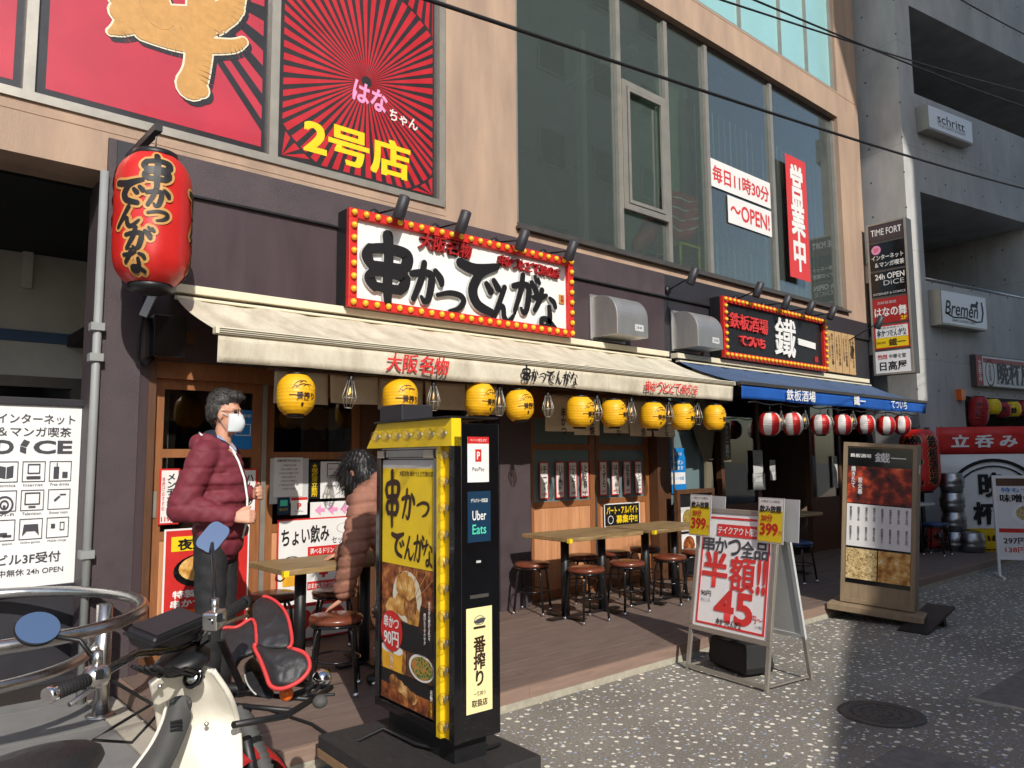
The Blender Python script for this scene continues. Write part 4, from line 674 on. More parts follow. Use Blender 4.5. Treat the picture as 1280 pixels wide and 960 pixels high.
# ================================================================ DOOR POSTERS
def poster(nm, label, x0, x1, z0, z1, mat, y=.585, cat='poster', border=None, group=None):
    e = E(nm, label, cat, ((x0 + x1) / 2, y, z0), group=group); w_, h_ = x1 - x0, z1 - z0
    O('sheet', MB().box(-w_ / 2, w_ / 2, 0, .003, 0, h_), border or mat, e)
    if border: O('print', MB().rect(-w_ / 2 + .012, w_ / 2 - .012, .012, h_ - .012, -.0015), mat, e)
    return e, w_, h_
def pq(px0, py0, px1, py1, y=.585): a = onY(px0, py0, y); c_ = onY(px1, py1, y); return a.x, c_.x, c_.z, a.z
words = ['チーズ', 'いか', 'にんにく', 'とろ豚', 'うずら', 'はんぺん', '紅生姜', 'ウィンナー']
for i, (px, top) in enumerate(((680, 577), (700, 577), (716, 577), (731, 577), (756, 577), (771, 577), (786, 577), (800, 577))):
    c_ = onY(px, 600, .585); e, w_, h_ = poster('menu_strip', '%s red-edged paper menu strip from the left on the right-hand doors' % ord_[i], c_.x - .062, c_.x + .062, 1.1, 1.47, 'paper', .585 if i < 4 else .607, 'menu strip', 'red', 'paper menu strips on the right-hand doors')
    T(words[i], e, .01, h_ * .57, .055, .24, 'ink', -.003, .025, vert=True); T('名物', e, -.038, h_ * .82, .022, .06, 'red_deep', -.003, .01, vert=True); T(['119円', '99円'][i % 2], e, 0, .045, .075, .03, 'red', -.003, .02)
e, w_, h_ = poster('recruitment_poster', 'black poster with yellow hand lettering on the right-hand door above the tables', *pq(755, 630, 800, 655, .6), 'black', .6, border='paper'); T('パート・アルバイト', e, 0, h_ * .7, w_ * .88, h_ * .34, 'yellow', -.003, .03); T('募集中!!', e, w_ * .12, h_ * .3, w_ * .6, h_ * .36, 'yellow', -.003, .03); O('badge', MB().ring(-w_ * .33, h_ * .3, h_ * .15, h_ * .18, -.003), 'paper', e)
e, w_, h_ = poster('blue_poster', 'bright blue and white app poster on the teal glass door', *pq(834, 560, 858, 616, .59), 'blue_print', .59); O('print', MB().rect(-w_ * .46, w_ * .46, h_ * .2, h_ * .46, -.0015), 'paper', e); T('クーポン', e, 0, h_ * .68, w_ * .7, h_ * .1, 'white', -.003, .02); T('dポイント', e, 0, h_ * .87, w_ * .6, h_ * .09, 'white', -.003, .02); T('使えます', e, 0, h_ * .56, w_ * .7, h_ * .09, 'white', -.003, .02); T('ポイント会員', e, 0, h_ * .33, w_ * .75, h_ * .08, 'blue_print', -.003, .01)
e, w_, h_ = poster('menu_strip', 'tall white menu poster for minced cutlet at 119 yen on the left-hand door', *pq(200, 586, 223, 655), 'paper', cat='poster', border='red'); T('メンチカツ', e, .01, h_ * .58, w_ * .4, h_ * .66, 'ink', -.003, .03, vert=True); T('串揚げおすすめ', e, -w_ * .3, h_ * .55, w_ * .16, h_ * .6, 'red', -.003, .01, vert=True); T('119円', e, 0, h_ * .1, w_ * .75, h_ * .1, 'red', -.003, .03)
e, w_, h_ = poster('menu_strip', 'white menu strip with red edge partly behind the man in the maroon jacket', *pq(297, 586, 320, 650), 'paper', cat='poster', border='red'); T('119円', e, .02, h_ * .1, w_ * .6, h_ * .09, 'red', -.003, .03); T('ハムカツ', e, .02, h_ * .58, w_ * .4, h_ * .6, 'ink', -.003, .03, vert=True)
e, w_, h_ = poster('set_menu_poster', 'red framed set menu poster with food photo low on the left-hand door', *pq(205, 662, 308, 790), 'red', .575, border='paper'); T('夜定食', e, -w_ * .1, h_ * .86, w_ * .5, h_ * .1, 'ink', -.006, .03); O('print', MB().rect(-w_ * .42, w_ * .42, h_ * .8, h_ * .93, -.004), 'yellow', e); O('print', MB().disc(-w_ * .05, h_ * .62, w_ * .34, -.004, 24, h_ * .15), 'black_gloss', e); O('print', MB().disc(-w_ * .05, h_ * .64, w_ * .28, -.005, 24, h_ * .12), 'fry', e); T('特製', e, -w_ * .26, h_ * .42, w_ * .26, h_ * .07, 'white', -.004, .03); T('串かつ定食', e, -w_ * .1, h_ * .34, w_ * .62, h_ * .07, 'white', -.004, .03); O('print', MB().rect(-w_ * .42, .0, h_ * .18, h_ * .28, -.004), 'orange', e); T('A定食 780円', e, -w_ * .21, h_ * .23, w_ * .34, h_ * .05, 'white', -.006, .01)
e, w_, h_ = poster('drink_set_poster', 'large white and red drinks set poster with beer mug on the middle door', *pq(347, 650, 437, 790, .6), 'paper', .6, border='red'); T('ちょい飲み', e, -w_ * .13, h_ * .86, w_ * .64, h_ * .15, 'ink', -.003, .025, shear=.05, rot=3); T('セット', e, w_ * .34, h_ * .8, w_ * .22, h_ * .06, 'ink', -.003, .01); O('print', MB().rect(-w_ * .1, w_ * .42, h_ * .68, h_ * .76, -.003), 'red', e); T('選べるドリンク1杯', e, w_ * .16, h_ * .72, w_ * .46, h_ * .05, 'white', -.005, .02); T('+', e, w_ * .12, h_ * .53, w_ * .12, h_ * .07, 'red', -.003, .05)
O('print', MB().rect(-w_ * .1, w_ * .42, h_ * .4, h_ * .47, -.003), 'red', e); T('おまかせ串かつ5本セット', e, w_ * .16, h_ * .435, w_ * .5, h_ * .045, 'white', -.005, .02); O('print', MB().ring(w_ * .4, h_ * .9, w_ * .1, w_ * .105, -.003, k=.6), 'ink', e); O('print', MB().flat([(-w_ * .42, h_ * .45), (-w_ * .2, h_ * .45), (-w_ * .17, h_ * .64), (-w_ * .45, h_ * .64)], -.003), 'beer', e); O('print', MB().ring(-w_ * .31, h_ * .65, w_ * .1, w_ * .12, -.004, k=.55).ring(-w_ * .45, h_ * .55, w_ * .05, w_ * .065, -.004, k=1.2), 'ink', e); O('print', MB().rect(-w_ * .48, w_ * .48, h_ * .27, h_ * .3, -.003), 'red', e); T('980', e, w_ * .08, h_ * .15, w_ * .7, h_ * .2, 'red', -.003, .05)
def notice(nm, label, q, mat, y=.6, lines=6, head=None):
    e, w_, h_ = poster(nm, label, *q, mat, y, 'notice')
    for k in range(lines): T('ご来店のお客様へのお願い'[: 6 + (k * 5) % 6], e, 0, h_ * (.8 - .7 * k / max(1, lines)), w_ * (.5 + .2 * ((k * 7) % 3) / 2), h_ * .05, 'grey_ink', -.003)
    if head: T(head, e, 0, h_ * .92, w_ * .8, h_ * .07, 'ink', -.003, .01)
    return e, w_, h_
notice('paper_notice', 'white printed notice taped on the dark glass of the middle door', pq(343, 572, 378, 620, .607), 'paper', .607, 7, '営業時間変更のお知らせ'); notice('paper_notice', 'pale printed sheet tucked behind the white notice on the middle door', pq(338, 573, 385, 628, .611), 'pale_grey', .611, 0)
e, w_, h_ = poster('seat_notice', 'narrow black sticker with vertical yellow lettering on the middle door', *pq(387, 577, 399, 623, .606), 'black', .606); T('☆喫煙席立飲所'.replace('☆', '★'), e, 0, h_ / 2, w_ * .6, h_ * .9, 'yellow', -.003, .02, vert=True)
e, w_, h_ = notice('paper_notice', 'white notice with a floor plan square on the middle door', pq(401, 577, 431, 622, .606), 'paper', .606, 3); O('print', MB().frame(-w_ * .25, w_ * .25, h_ * .6, h_ * .95, .006, -.0035, -.003), 'ink', e)
e, w_, h_ = poster('payment_sticker', 'small white and red payment sticker on the middle door', *pq(364, 622, 384, 643, .606), 'paper', .606, 'sticker'); O('print', MB().rect(-w_ / 2, w_ / 2, h_ * .84, h_, -.0015), 'red', e); T('P', e, 0, h_ * .5, w_ * .25, h_ * .35, 'red', -.003, .04); T('PayPay', e, 0, h_ * .2, w_ * .5, h_ * .1, 'grey_ink', -.003)
e, w_, h_ = poster('payment_sticker', 'small dark blue payment sticker on the middle door', *pq(347, 622, 362, 643, .606), 'navy', .606, 'sticker'); T('使えます', e, 0, h_ * .3, w_ * .7, h_ * .16, 'yellow', -.003); O('print', MB().rect(-w_ * .3, w_ * .3, h_ * .5, h_ * .85, -.003), 'teal_ink', e)
e, w_, h_ = poster('arrow_notice', 'white strip with pink arrows pointing left on the middle door', *pq(388, 628, 440, 645, .606), 'paper', .606)
for k in range(3): O('print', MB().flat([(-w_ * .4 + k * w_ * .3, h_ * .5), (-w_ * .26 + k * w_ * .3, h_ * .15), (-w_ * .26 + k * w_ * .3, h_ * .38), (-w_ * .16 + k * w_ * .3, h_ * .38), (-w_ * .16 + k * w_ * .3, h_ * .62), (-w_ * .26 + k * w_ * .3, h_ * .62), (-w_ * .26 + k * w_ * .3, h_ * .85)], -.003), 'pink', e)
e, w_, h_ = poster('no_smoking_poster', 'blue notice with white outline drawing on the glass behind the man', *pq(288, 512, 319, 562, .61), 'blue_print', .61); O('print', MB().frame(-w_ * .3, w_ * .3, h_ * .35, h_ * .65, .006, -.003, -.0025), 'white', e); T('営業中', e, 0, h_ * .85, w_ * .6, h_ * .1, 'white', -.003, .01)
e, w_, h_ = poster('wooden_tag', 'narrow grey tag with vertical lettering hanging beside the tied curtain', *pq(903, 528, 914, 577, .45), 'curtain', .45, 'sign'); T('キリン一番搾り', e, 0, h_ * .5, w_ * .5, h_ * .85, 'white', -.003, .02, vert=True)
for i, q in enumerate(((941, 563, 954, 592), (941, 592, 957, 612), (962, 575, 970, 600), (1042, 570, 1048, 610))): notice('paper_notice', ['upper pale sheet on the dark glass of the right-hand bar', 'lower pale sheet on the dark glass of the right-hand bar', 'small white notice beside the pale sheets on the right-hand bar', 'narrow notice on the far post of the right-hand bar'][i], pq(*q, .57), 'pale_grey', .57, 2)
mbd = E('menu_stand', 'dark red framed menu board with four food photos behind the second table', 'menu board', (7.35, .3, .12)); O('frame', MB().frame(-.3, .42, .0, 1.02, .05, 0, .05), 'wood_dark', mbd); O('panel', MB().box(-.25, .37, .02, .04, .05, .97), 'black', mbd); T('お品書き', mbd, .06, .92, .2, .05, 'white', .018, .02)
for i, m_ in enumerate(('greens', 'noodle', 'sauce', 'greens')): O('photo', MB().rect(-.22 + (i % 2) * .3, .05 + (i % 2) * .3, .55 - (i // 2) * .3, .82 - (i // 2) * .3, .018), 'paper', mbd); O('photo', MB().disc(-.085 + (i % 2) * .3, .685 - (i // 2) * .3, .11, .0165), m_, mbd)
# upper window notices
e, w_, h_ = poster('window_banner', 'white banner with red opening hours on the upper window', 8.34, 9.82, 5.06, 5.44, 'paper', .585, 'banner')
T('毎日11時30分', e, 0, h_ * .5, w_ * .94, h_ * .6, 'red_sign', -.003, .02)
e, w_, h_ = poster('window_banner', 'white banner reading OPEN in red below the opening hours in the upper window', 8.72, 9.82, 4.64, 5.02, 'paper', .585, 'banner'); T('～OPEN!', e, 0, h_ * .5, w_ * .9, h_ * .6, 'red_sign', -.003, .02)
e, w_, h_ = poster('red_banner', 'tall red banner with white vertical lettering in the upper window', 10.13, 10.72, 4.1, 5.95, 'red_sign', .5, 'banner'); T('営業中', e, 0, h_ * .5, w_ * .68, h_ * .88, 'white', -.003, .04, vert=True)
e.rotation_euler[1] = R_(0)
ch = E('stacked_chair', 'yellow chair standing just inside the upper window', 'chair', (7.95, .85, 3.76)); O('seat', MB().box(-.22, .22, -.2, .2, .42, .45), 'yellow', ch)
for sx in (-1, 1):
    for sy in (-1, 1): O('leg', MB().tube([(sx * .2, sy * .18, 0), (sx * .2, sy * .18, .43)], .016, 6), 'yellow', ch)
O('back', MB().box(-.22, .22, .17, .2, .45, .85), 'yellow', ch)
rb = E('striped_flag', 'red and white flag draped over the chair inside the upper window', 'flag', (7.8, .72, 4.3)); 
O('cloth', MB().surf(lambda u, v: (7.45 + .75 * u, .72 + .03 * math.sin(u * 9 + v * 4), 4.85 - .5 * v - .12 * math.sin(u * 3.1) * v + .06 * u), 18, 8), 'red', rb, W=True, solid=.003); 
for k in range(4): O('stripe', MB().surf(lambda u, v: (7.45 + .75 * u, .715 + .03 * math.sin(u * 9 + (k * .22 + .1) * 4), 4.82 - .5 * (k * .22 + .1) - .12 * math.sin(u * 3.1) * (k * .22 + .1) + .06 * u + .02 * v), 18, 1), 'white', rb, W=True)
tsl = O('tinsel_garland', MB().tube([(6.95 + .08 * i, .75, 3.95 + .09 * i + .03 * math.sin(i * 2)) for i in range(7)], [.04, .1, .12, .13, .12, .1, .05], 9), 'red_deep', label='red tinsel garland beside the chair inside the upper window', cat='garland')
# ================================================================ FREE-STANDING SIGNS
# -- centre: bulb-framed light box on a wheeled board
s = E('standing_sign', 'tall bulb-edged standing sign with fried skewer photos on a black wheeled board', 'sign', (2.0, -1.96, 0), -92)
O('base_board', MB().box(-.47, .47, -.3, .47, .14, .2), 'wood_black', s, bev=.004); O('board_edge', MB().box(-.472, .472, -.302, .472, .1, .139), 'ply_edge', s)
for x in (-.38, .38):
    for yy in (-.2, .38): wl_ = O('caster', MB().tube([(x - .014, yy, .045), (x + .014, yy, .045)], .045, 14), 'rubber', s); O('fork', MB().box(x - .022, x - .016, yy - .02, yy + .02, .04, .1).box(x + .016, x + .022, yy - .02, yy + .02, .04, .1), 'steel', wl_)
O('plinth', MB().box(-.3, .3, .05, .25, .2, .31), 'black', s); O('housing', MB().box(-.38, .38, .03, .28, .31, 1.66), 'black_gloss', s, bev=.004)
O('poster_frame', MB().frame(-.38, .225, .31, 1.55, .04, .002, .0299), 'black_gloss', s, bev=.004); O('clip', MB().box(-.36, -.29, -.006, .0015, 1.51, 1.545), 'alu', s); O('clip', MB().box(.1, .19, -.006, .0015, 1.51, 1.545), 'alu', s); s.scale = (.93, .84, 1); s.location.y = -1.985
X0, X1 = -.335, .18
O('print', MB().rect(X0, X1, .355, 1.505, .02), 'black', s); O('print', MB().rect(X0, X1, 1.0, 1.46, .018), 'yellow', s); O('print', MB().rect(X0, X1, 1.46, 1.5, .018), 'pale_grey', s)
brush([('串', -.23, 1.31, .17, .26), ('か', -.07, 1.29, .14, .15), ('つ', .07, 1.28, .12, .1), ('で', -.17, 1.1, .13, .13), ('ん', -.06, 1.085, .1, .11), ('が', .03, 1.09, .1, .13), ('な', .115, 1.075, .09, .12)], s, 'brown_ink', .016, name='lettering'); T('大阪名物 串かつとどて焼の店', s, -.0, 1.435, .32, .026, 'brown_ink', .016, .01)
O('print', MB().rect(X0, X1, .68, .998, .018), 'sauce', s); random.seed(3)
O('print', MB().disc(-.08, .86, .14, .0165, 20, .12), 'cream', s)
for k in range(11): a = random.uniform(0, 6.28); rr = random.uniform(0, .14); O('print', MB().flat([(-.12 + rr * 1.2 * math.cos(a) + .055 * (1 + .25 * random.random()) * math.cos(t) , .86 + rr * .8 * math.sin(a) + .05 * (1 + .3 * random.random()) * math.sin(t)) for t in [i * .524 for i in range(12)]], .016 - k * .0004), 'fry' if k % 4 else 'skewer', s)
for k in range(5): O('print', MB().flat([(-.1 + k * .03, .86), (-.095 + k * .03, .86), (-.15 + k * .09, .99), (-.157 + k * .09, .99)], .011), 'gold', s)
O('print', MB().flat([(.04, .72), (.18, .7), (.18, .82), (.06, .84)], .0105), 'brown_ink', s); O('print', MB().rect(X0, X1, .62, .74, .0112), 'black', s); O('print', MB().disc(-.22, .685, .11, .0095, 24, .095), 'red', s); T('串かつ', s, -.22, .725, .15, .06, 'white', .008, .02); T('90円', s, -.22, .65, .15, .07, 'white', .008, .02)
T('注文から揚げる熱々', s, .14, .78, .02, .17, 'white', .009, .02, vert=True); T('揚げたてサクサク', s, .1, .74, .02, .14, 'white', .009, .02, vert=True)
O('print', MB().rect(X0 + .005, -.085, .5, .615, .0165), 'skewer', s)
for cx_ in (-.27, -.17): O('print', MB().flat([(cx_ - .045, .5), (cx_ + .045, .5), (cx_ + .055, .59), (cx_ - .055, .59)], .0155), 'beer', s); O('print', MB().disc(cx_, .6, .056, .015, 16, .022), 'white', s)
O('print', MB().rect(-.08, X1, .5, .618, .0165), 'wood_dark', s); O('print', MB().disc(.06, .56, .115, .0155, 28, .06), 'white', s); O('print', MB().disc(.065, .56, .1, .0145, 28, .05), 'greens', s)
O('print', MB().rect(X0 + .005, X1, .36, .495, .0165), 'sauce', s); O('print', MB().rect(X0 + .005, X1, .435, .495, .016), 'black', s)
for k in range(4): O('print', MB().flat([(-.2 + .06 * k + .045 * math.cos(t), .455 - .014 * k + .03 * math.sin(t)) for t in [i * .628 for i in range(10)]], .015 - k * .0003), 'skewer', s)
T('おいしい生ビール', s, -.22, .56, .03, .1, 'white', .013, .02, vert=True); T('名物', s, .155, .46, .025, .05, 'white', .013, .02, vert=True); T('どて焼き', s, .155, .4, .02, .06, 'yellow', .013, .02, vert=True)
O('bulb_strip', MB().box(.23, .265, -.012, .0299, .31, 1.6), 'yellow', s); O('bulb_channel', MB().box(.268, .335, .012, .0299, .31, 1.6), 'yellow', s); O('corner_post', MB().box(.337, .38, -.012, .0299, .31, 1.6), 'black_gloss', s)
gb = MB().ball((0, -.03, 0), .027, 14, 10).mesh('bulb')
for k in range(11): o = O('bulb', gb, 'bulb_glass', s, loc=(.306, .005, .37 + k * .115)); O('cap', MB().tube([(0, .01, 0), (0, -.012, 0)], .012, 8), 'alu', o)
hd = O('arrow_header', MB().prism([(-.44, 1.56), (.38, 1.56), (.38, 1.68), (-.32, 1.68)], -.03, .0299), 'yellow', s)
O('arrow_edge', MB().prism([(-.33, 1.682), (.38, 1.682), (.38, 1.69), (-.33, 1.69)], -.05, .28), 'black', s)
for k in range(7): o = O('bulb', gb, 'bulb_glass', s, loc=(-.3 + k * .105, -.028, 1.615)); O('cap', MB().tube([(0, .01, 0), (0, -.012, 0)], .012, 8), 'alu', o)
O('top_box', MB().box(-.33, -.1, -.01, .2, 1.691, 1.77), 'slate', s, bev=.004)
def side(n, *a, **k): return a
sd = Matrix.Rotation(R_(90), 4, 'Z')
def SP(mb, mat, nm='sticker'):   # printed on the narrow street-side face (local +X)
    for i, v in enumerate(mb.v): mb.v[i] = (.3815 + (-v[1]) , .155 + v[0], v[2])
    return O(nm, mb, mat, s)
def ST(txt, x, z, w__, h__, mat, y=-.002, bold=0, vert=False):
    me = fit(glyphs(txt, bold, 0, 3, vert), x, z, w__, h__, y)
    for v in me.vertices: v.co = (.3815 - v.co.y, .155 + v.co.x, v.co.z)
    return O('lettering', me, mat, s)
SP(MB().rect(-.085, .055, 1.4, 1.6, 0), 'white'); SP(MB().rect(-.085, .055, 1.57, 1.6, -.001), 'red'); SP(MB().rect(-.035, .005, 1.49, 1.545, -.001), 'red'); ST('P', -.015, 1.517, .02, .035, 'white', -.002, .03); ST('PayPay', -.015, 1.455, .08, .022, 'grey_ink'); ST('ペイペイ使えます', -.015, 1.585, .11, .014, 'white', -.002)
SP(MB().rect(-.085, .065, 1.14, 1.36, 0), 'navy'); ST('デリバリー対応店', -.01, 1.32, .11, .018, 'white', -.001, .02); ST('Uber', -.01, 1.255, .09, .042, 'white', -.001, .01); ST('Eats', -.01, 1.195, .09, .042, 'teal_ink', -.001, .01)
SP(MB().rect(-.03, .0, 1.05, 1.06, 0), 'pale_grey'); SP(MB().rect(-.07, .05, .9, .915, 0), 'alu_dark')
SP(MB().rect(-.095, .07, .42, .86, 0), 'acrylic_cream'); ST('一番搾り', -.012, .655, .078, .25, 'brown_ink', -.001, .03, True); ST('一番搾り', -.012, .498, .075, .02, 'brown_ink', -.001, .01); ST('取扱店', -.012, .46, .1, .03, 'brown_ink', -.001, .02); SP(MB().ring(-.012, .805, .03, .034, -.001, k=.6), 'grey_ink'); SP(MB().flat([(-.05, .8), (-.03, .81), (.0, .815), (.03, .81), (.015, .795), (-.02, .79)], -.0015), 'grey_ink')
O('power_cable', MB().tube([onZ(330, 885, .13), onZ(390, 905, .13), onZ(420, 925, .14), onZ(450, 925, .21), onZ(480, 910, .22), onZ(520, 930, .22), onZ(580, 945, .22), onZ(625, 930, .22)], .008, 6), 'cable', label='black power cable trailing from the standing sign across the deck', cat='cable')
# -- A-frame board
af = E('a_frame_sign', 'aluminium A-frame board with red half price lettering standing in the street', 'sign', (4.56, -1.92, 0), -97); af.scale = (.92, 1, 1)
lean = math.atan2(.2, 1.14); Lm = Matrix.Rotation(-lean, 4, 'X')
def AF(n, mb, mat, **k):
    for i, v in enumerate(mb.v): mb.v[i] = tuple(Lm @ Vector(v))
    return O(n, mb, mat, af, **k)
def AT(txt, x, z, w__, h__, mat, bold=0, y=-.018, shear=0, vert=False):
    me = fit(glyphs(txt, bold, 0, 4, vert), x, z, w__, h__, y, 0, shear); me.transform(Lm); return O('lettering', me, mat, af)
AF('frame', MB().frame(-.38, .38, .28, 1.15, .035, -.012, .015), 'alu', bev=.004)
for sx in (-1, 1): AF('leg', MB().box(sx * .365 - .014, sx * .365 + .014, -.01, .012, 0, .28), 'alu')
AF('panel', MB().box(-.346, .346, -.004, .004, .314, 1.116), 'white_gloss'); AF('border', MB().frame(-.32, .32, .335, 1.09, .014, -.0075, -.0045), 'red_sign')
AF('title_band', MB().rect(-.18, .24, .955, 1.04, -.008), 'red_sign'); AT('テイクアウト限定', .03, .998, .4, .055, 'white', .02, -.0095)
for i, ch_ in enumerate('串かつ全品'): AT(ch_, -.25 + i * .125, .893 - .004 * i, .122, .115, 'grey_ink', .02, -.008)
AT('半', -.17, .72, .25, .25, 'red_sign', .035, -.008); AT('額', .09, .71, .24, .24, 'red_sign', .02, -.008); AT('!!', .265, .71, .08, .24, 'red_sign', .04, -.008); AT('45', .03, .48, .36, .22, 'red_sign', .03, -.008); AT('90円', -.24, .545, .1, .04, 'ink', .01, -.008); AT('のところ', -.24, .5, .09, .025, 'ink', .0, -.008); AT('円～', .25, .43, .1, .05, 'red_sign', .01, -.008); AT('(＋税)', .27, .385, .06, .025, 'ink', 0, -.008)
me = brush(row(-.12, .12, .37, .045), af, 'ink', -.008, name='lettering'); me.data.transform(Lm)
bl = MB().frame(-.38, .38, .28, 1.13, .03, 0, .02).box(-.35, .35, .006, .012, .31, 1.1); Lb = Matrix.Translation((0, .46, 0)) @ Matrix.Rotation(lean * 1.05, 4, 'X')
for i, v in enumerate(bl.v): bl.v[i] = tuple(Lb @ Vector(v))
O('back_panel', bl, 'pale_grey', af)
for sx in (-1, 1): O('back_leg', MB().bar(Lb @ Vector((sx * .365, .01, 0)), Lb @ Vector((sx * .365, .01, .3)), .028, .022), 'alu', af); O('spreader', MB().bar((sx * .365, .03, .03), (sx * .365, .44, .03), .016, .012), 'alu', af)
O('bottom_rail', MB().bar((-.37, -.0, .03), (.37, 0, .03), .02, .025), 'alu', af)
def card(px, py, label, dx):
    e = E('price_card', label, 'card', af.matrix_basis @ Vector((dx, .14, .98)), -104, group='laminated price cards on the A-frame board')
    O('sheet', MB().box(-.115, .115, 0, .003, 0, .3), 'pale_grey', e); O('print', MB().rect(-.105, .105, .215, .29, -.0015), 'white', e); O('print', MB().rect(-.105, .105, .01, .215, -.0015), 'paper_y', e); T('17時までの限定!', e, 0, .275, .17, .018, 'ink', -.003); T('飲み放題', e, 0, .225, .19, .05, 'ink', -.003, .02); T('30分', e, -.03, .165, .1, .05, 'red', -.003, .02); T('399', e, -.01, .09, .16, .085, 'red', -.003, .035); T('円', e, .09, .07, .025, .03, 'red', -.003); O('backing', MB().box(.0, .15, .1, .103, .02, .3), 'pale_grey', e)
    e.rotation_euler[0] = R_(-6); return e
SC.view_layers[0].update()
card(0, 0, 'yellow 399 yen price card clipped at the left top corner of the A-frame board', -.33); card(0, 0, 'yellow 399 yen price card clipped at the right top corner of the A-frame board', .33)
for e in [o for o in COL.objects if o.name.startswith('price_card')]: e.location = af.matrix_basis @ (Vector((-.33 if 'left top' in e['label'] else .34, .125, .93)))
wt_ = E('sign_weight', 'black plastic weight block lying on the feet of the A-frame board', 'weight', (4.68, -1.8, .02), -109); O('body', MB().prism([(-.2, .0), (.2, 0), (.22, .05), (.18, .2), (-.18, .2), (-.22, .05)], .06, .3), 'rubber', wt_, bev=.02); O('strap', MB().box(-.05, .05, .05, .31, .201, .206), 'black', wt_)
# -- wooden light box on the right
ws = E('standing_sign', 'brown wooden standing menu sign with ember photo in front of the right-hand bar', 'sign', (7.15, -1.8, 0), -76); ws.rotation_euler[1] = R_(4)
O('base', MB().box(-.4, .4, -.14, .36, .07, .13), 'taupe', ws, bev=.006); O('housing', MB().box(-.31, .31, 0, .24, .13, 1.62), 'taupe', ws, bev=.008); O('trim', MB().frame(-.31, .31, .14, 1.62, .035, -.014, -.0005), 'taupe', ws)
O('panel', MB().rect(-.27, .27, .32, 1.57, -.004), 'black_gloss', ws); O('panel', MB().rect(-.27, .27, .66, 1.05, -.0055), 'paper', ws); O('photo', MB().rect(-.27, .27, 1.06, 1.4, -.0055), 'ember', ws); O('photo', MB().rect(-.27, -.005, .36, .64, -.0055), 'noodle', ws); O('photo', MB().rect(.005, .27, .36, .64, -.0055), 'fry', ws)
T('鉄板酒場', ws, -.16, 1.5, .18, .035, 'white', -.006, .02); T('鐵一', ws, .09, 1.49, .26, .09, 'white', -.006, .01); T('焼きたて', ws, -.22, 1.3, .04, .2, 'white', -.007, .02, vert=True); T('炭火串', ws, -.16, 1.22, .04, .16, 'white', -.007, .02, vert=True)
for k in range(16): T('鉄板焼盛合せ三百円'[k % 4: 4 + k % 4 + 3], ws, -.235 + (k % 8) * .067, .96 - (k // 8) * .18, .022, .13, 'ink', -.007, .01, vert=True)
for x in (-.3, .3): O('caster', MB().tube([(x - .014, .1, .031), (x + .014, .1, .031)], .03, 12), 'rubber', ws)
O('price_tag', MB().box(.312, .314, .08, .17, 1.36, 1.44), 'paper', ws)
fb = E('fallen_board', 'black panel lying tilted on the street under the wooden standing sign', 'board', (7.05, -2.2, 0)); O('plate', MB().box(-.34, .34, -.12, .12, 0, .02, Matrix.Translation((.2, 0, .06)) @ Matrix.Rotation(R_(-12), 4, 'Y')), 'black', fb); O('prop', MB().box(.3, .36, -.1, .1, 0, .1), 'black', fb)
# -- white stand sign at the right edge
wsn = E('standing_sign', 'white framed stand with noodle bowl menu at the right edge of the street', 'sign', tuple(onZ(1250, 722, 0) + Vector((.5, -.87, 0)) * .305), -60); O('frame', MB().frame(-.32, .32, .22, 1.25, .035, -.01, .03), 'white', wsn); O('panel', MB().box(-.285, .285, 0, .012, .255, 1.215), 'paper', wsn); O('photo', MB().rect(-.28, .28, 1.12, 1.21, -.002), 'wood_dark', wsn); O('photo', MB().disc(.06, .78, .19, -.002, 24, .14), 'white_gloss', wsn); O('photo', MB().disc(.06, .79, .15, -.0035, 24, .1), 'noodle', wsn); T('特もつ', wsn, -.08, 1.07, .3, .06, 'blue_print', -.002, .02); T('味噌煮込', wsn, .0, .97, .5, .1, 'ink', -.0025, .03); O('band', MB().rect(-.28, .28, .55, .6, -.002), 'red', wsn); T('297円', wsn, -.12, .45, .24, .08, 'ink', -.002, .02); T('138円', wsn, -.12, .34, .22, .07, 'red', -.002, .02)
for sx in (-1, 1): O('leg', MB().box(sx * .305 - .015, sx * .305 + .015, -.01, .03, 0, .22), 'white', wsn); O('foot', MB().box(sx * .305 - .014, sx * .305 + .014, -.2, .25, 0.001, .03), 'white', wsn)
# -- internet cafe sign in the entrance
ds = E('standing_sign', 'large white internet cafe sign with icon grid in a dark frame at the left entrance', 'sign', (.62, .82, 0), 4)
O('frame', MB().frame(-.62, .62, .65, 1.93, .05, 0, .12), 'slate', ds, bev=.005); O('panel', MB().box(-.57, .57, .02, .06, .7, 1.88), 'white_gloss', ds); O('skirt', MB().box(-.62, .62, .02, .1, .12, .65), 'slate', ds)
for x in (-.5, .5): O('caster', MB().tube([(x - .02, .05, .06), (x + .02, .05, .06)], .045, 12), 'rubber', ds)
O('foot', MB().box(-.64, .64, -.12, .25, .1, .13), 'slate', ds)
yy = .016; T('インターネット', ds, .305, 1.79, .45, .065, 'grey_ink', yy, .01); T('＆マンガ喫茶', ds, .3, 1.705, .42, .065, 'grey_ink', yy, .01); T('D', ds, .13, 1.605, .1, .09, 'grey_ink', yy, .035); T('CE', ds, .405, 1.605, .23, .09, 'grey_ink', yy, .035); O('dice_mark', MB().flat([(.215, 1.61), (.25, 1.6), (.25, 1.56), (.215, 1.575)], yy).flat([(.215, 1.615), (.25, 1.605), (.27, 1.64), (.235, 1.655)], yy), 'grey_ink', ds)
caps_ = ['Comics', 'Internet', 'Free drinks', 'Wi-fi', 'Television', 'Shower room', 'Free space', 'Online games', 'Mobile charge']
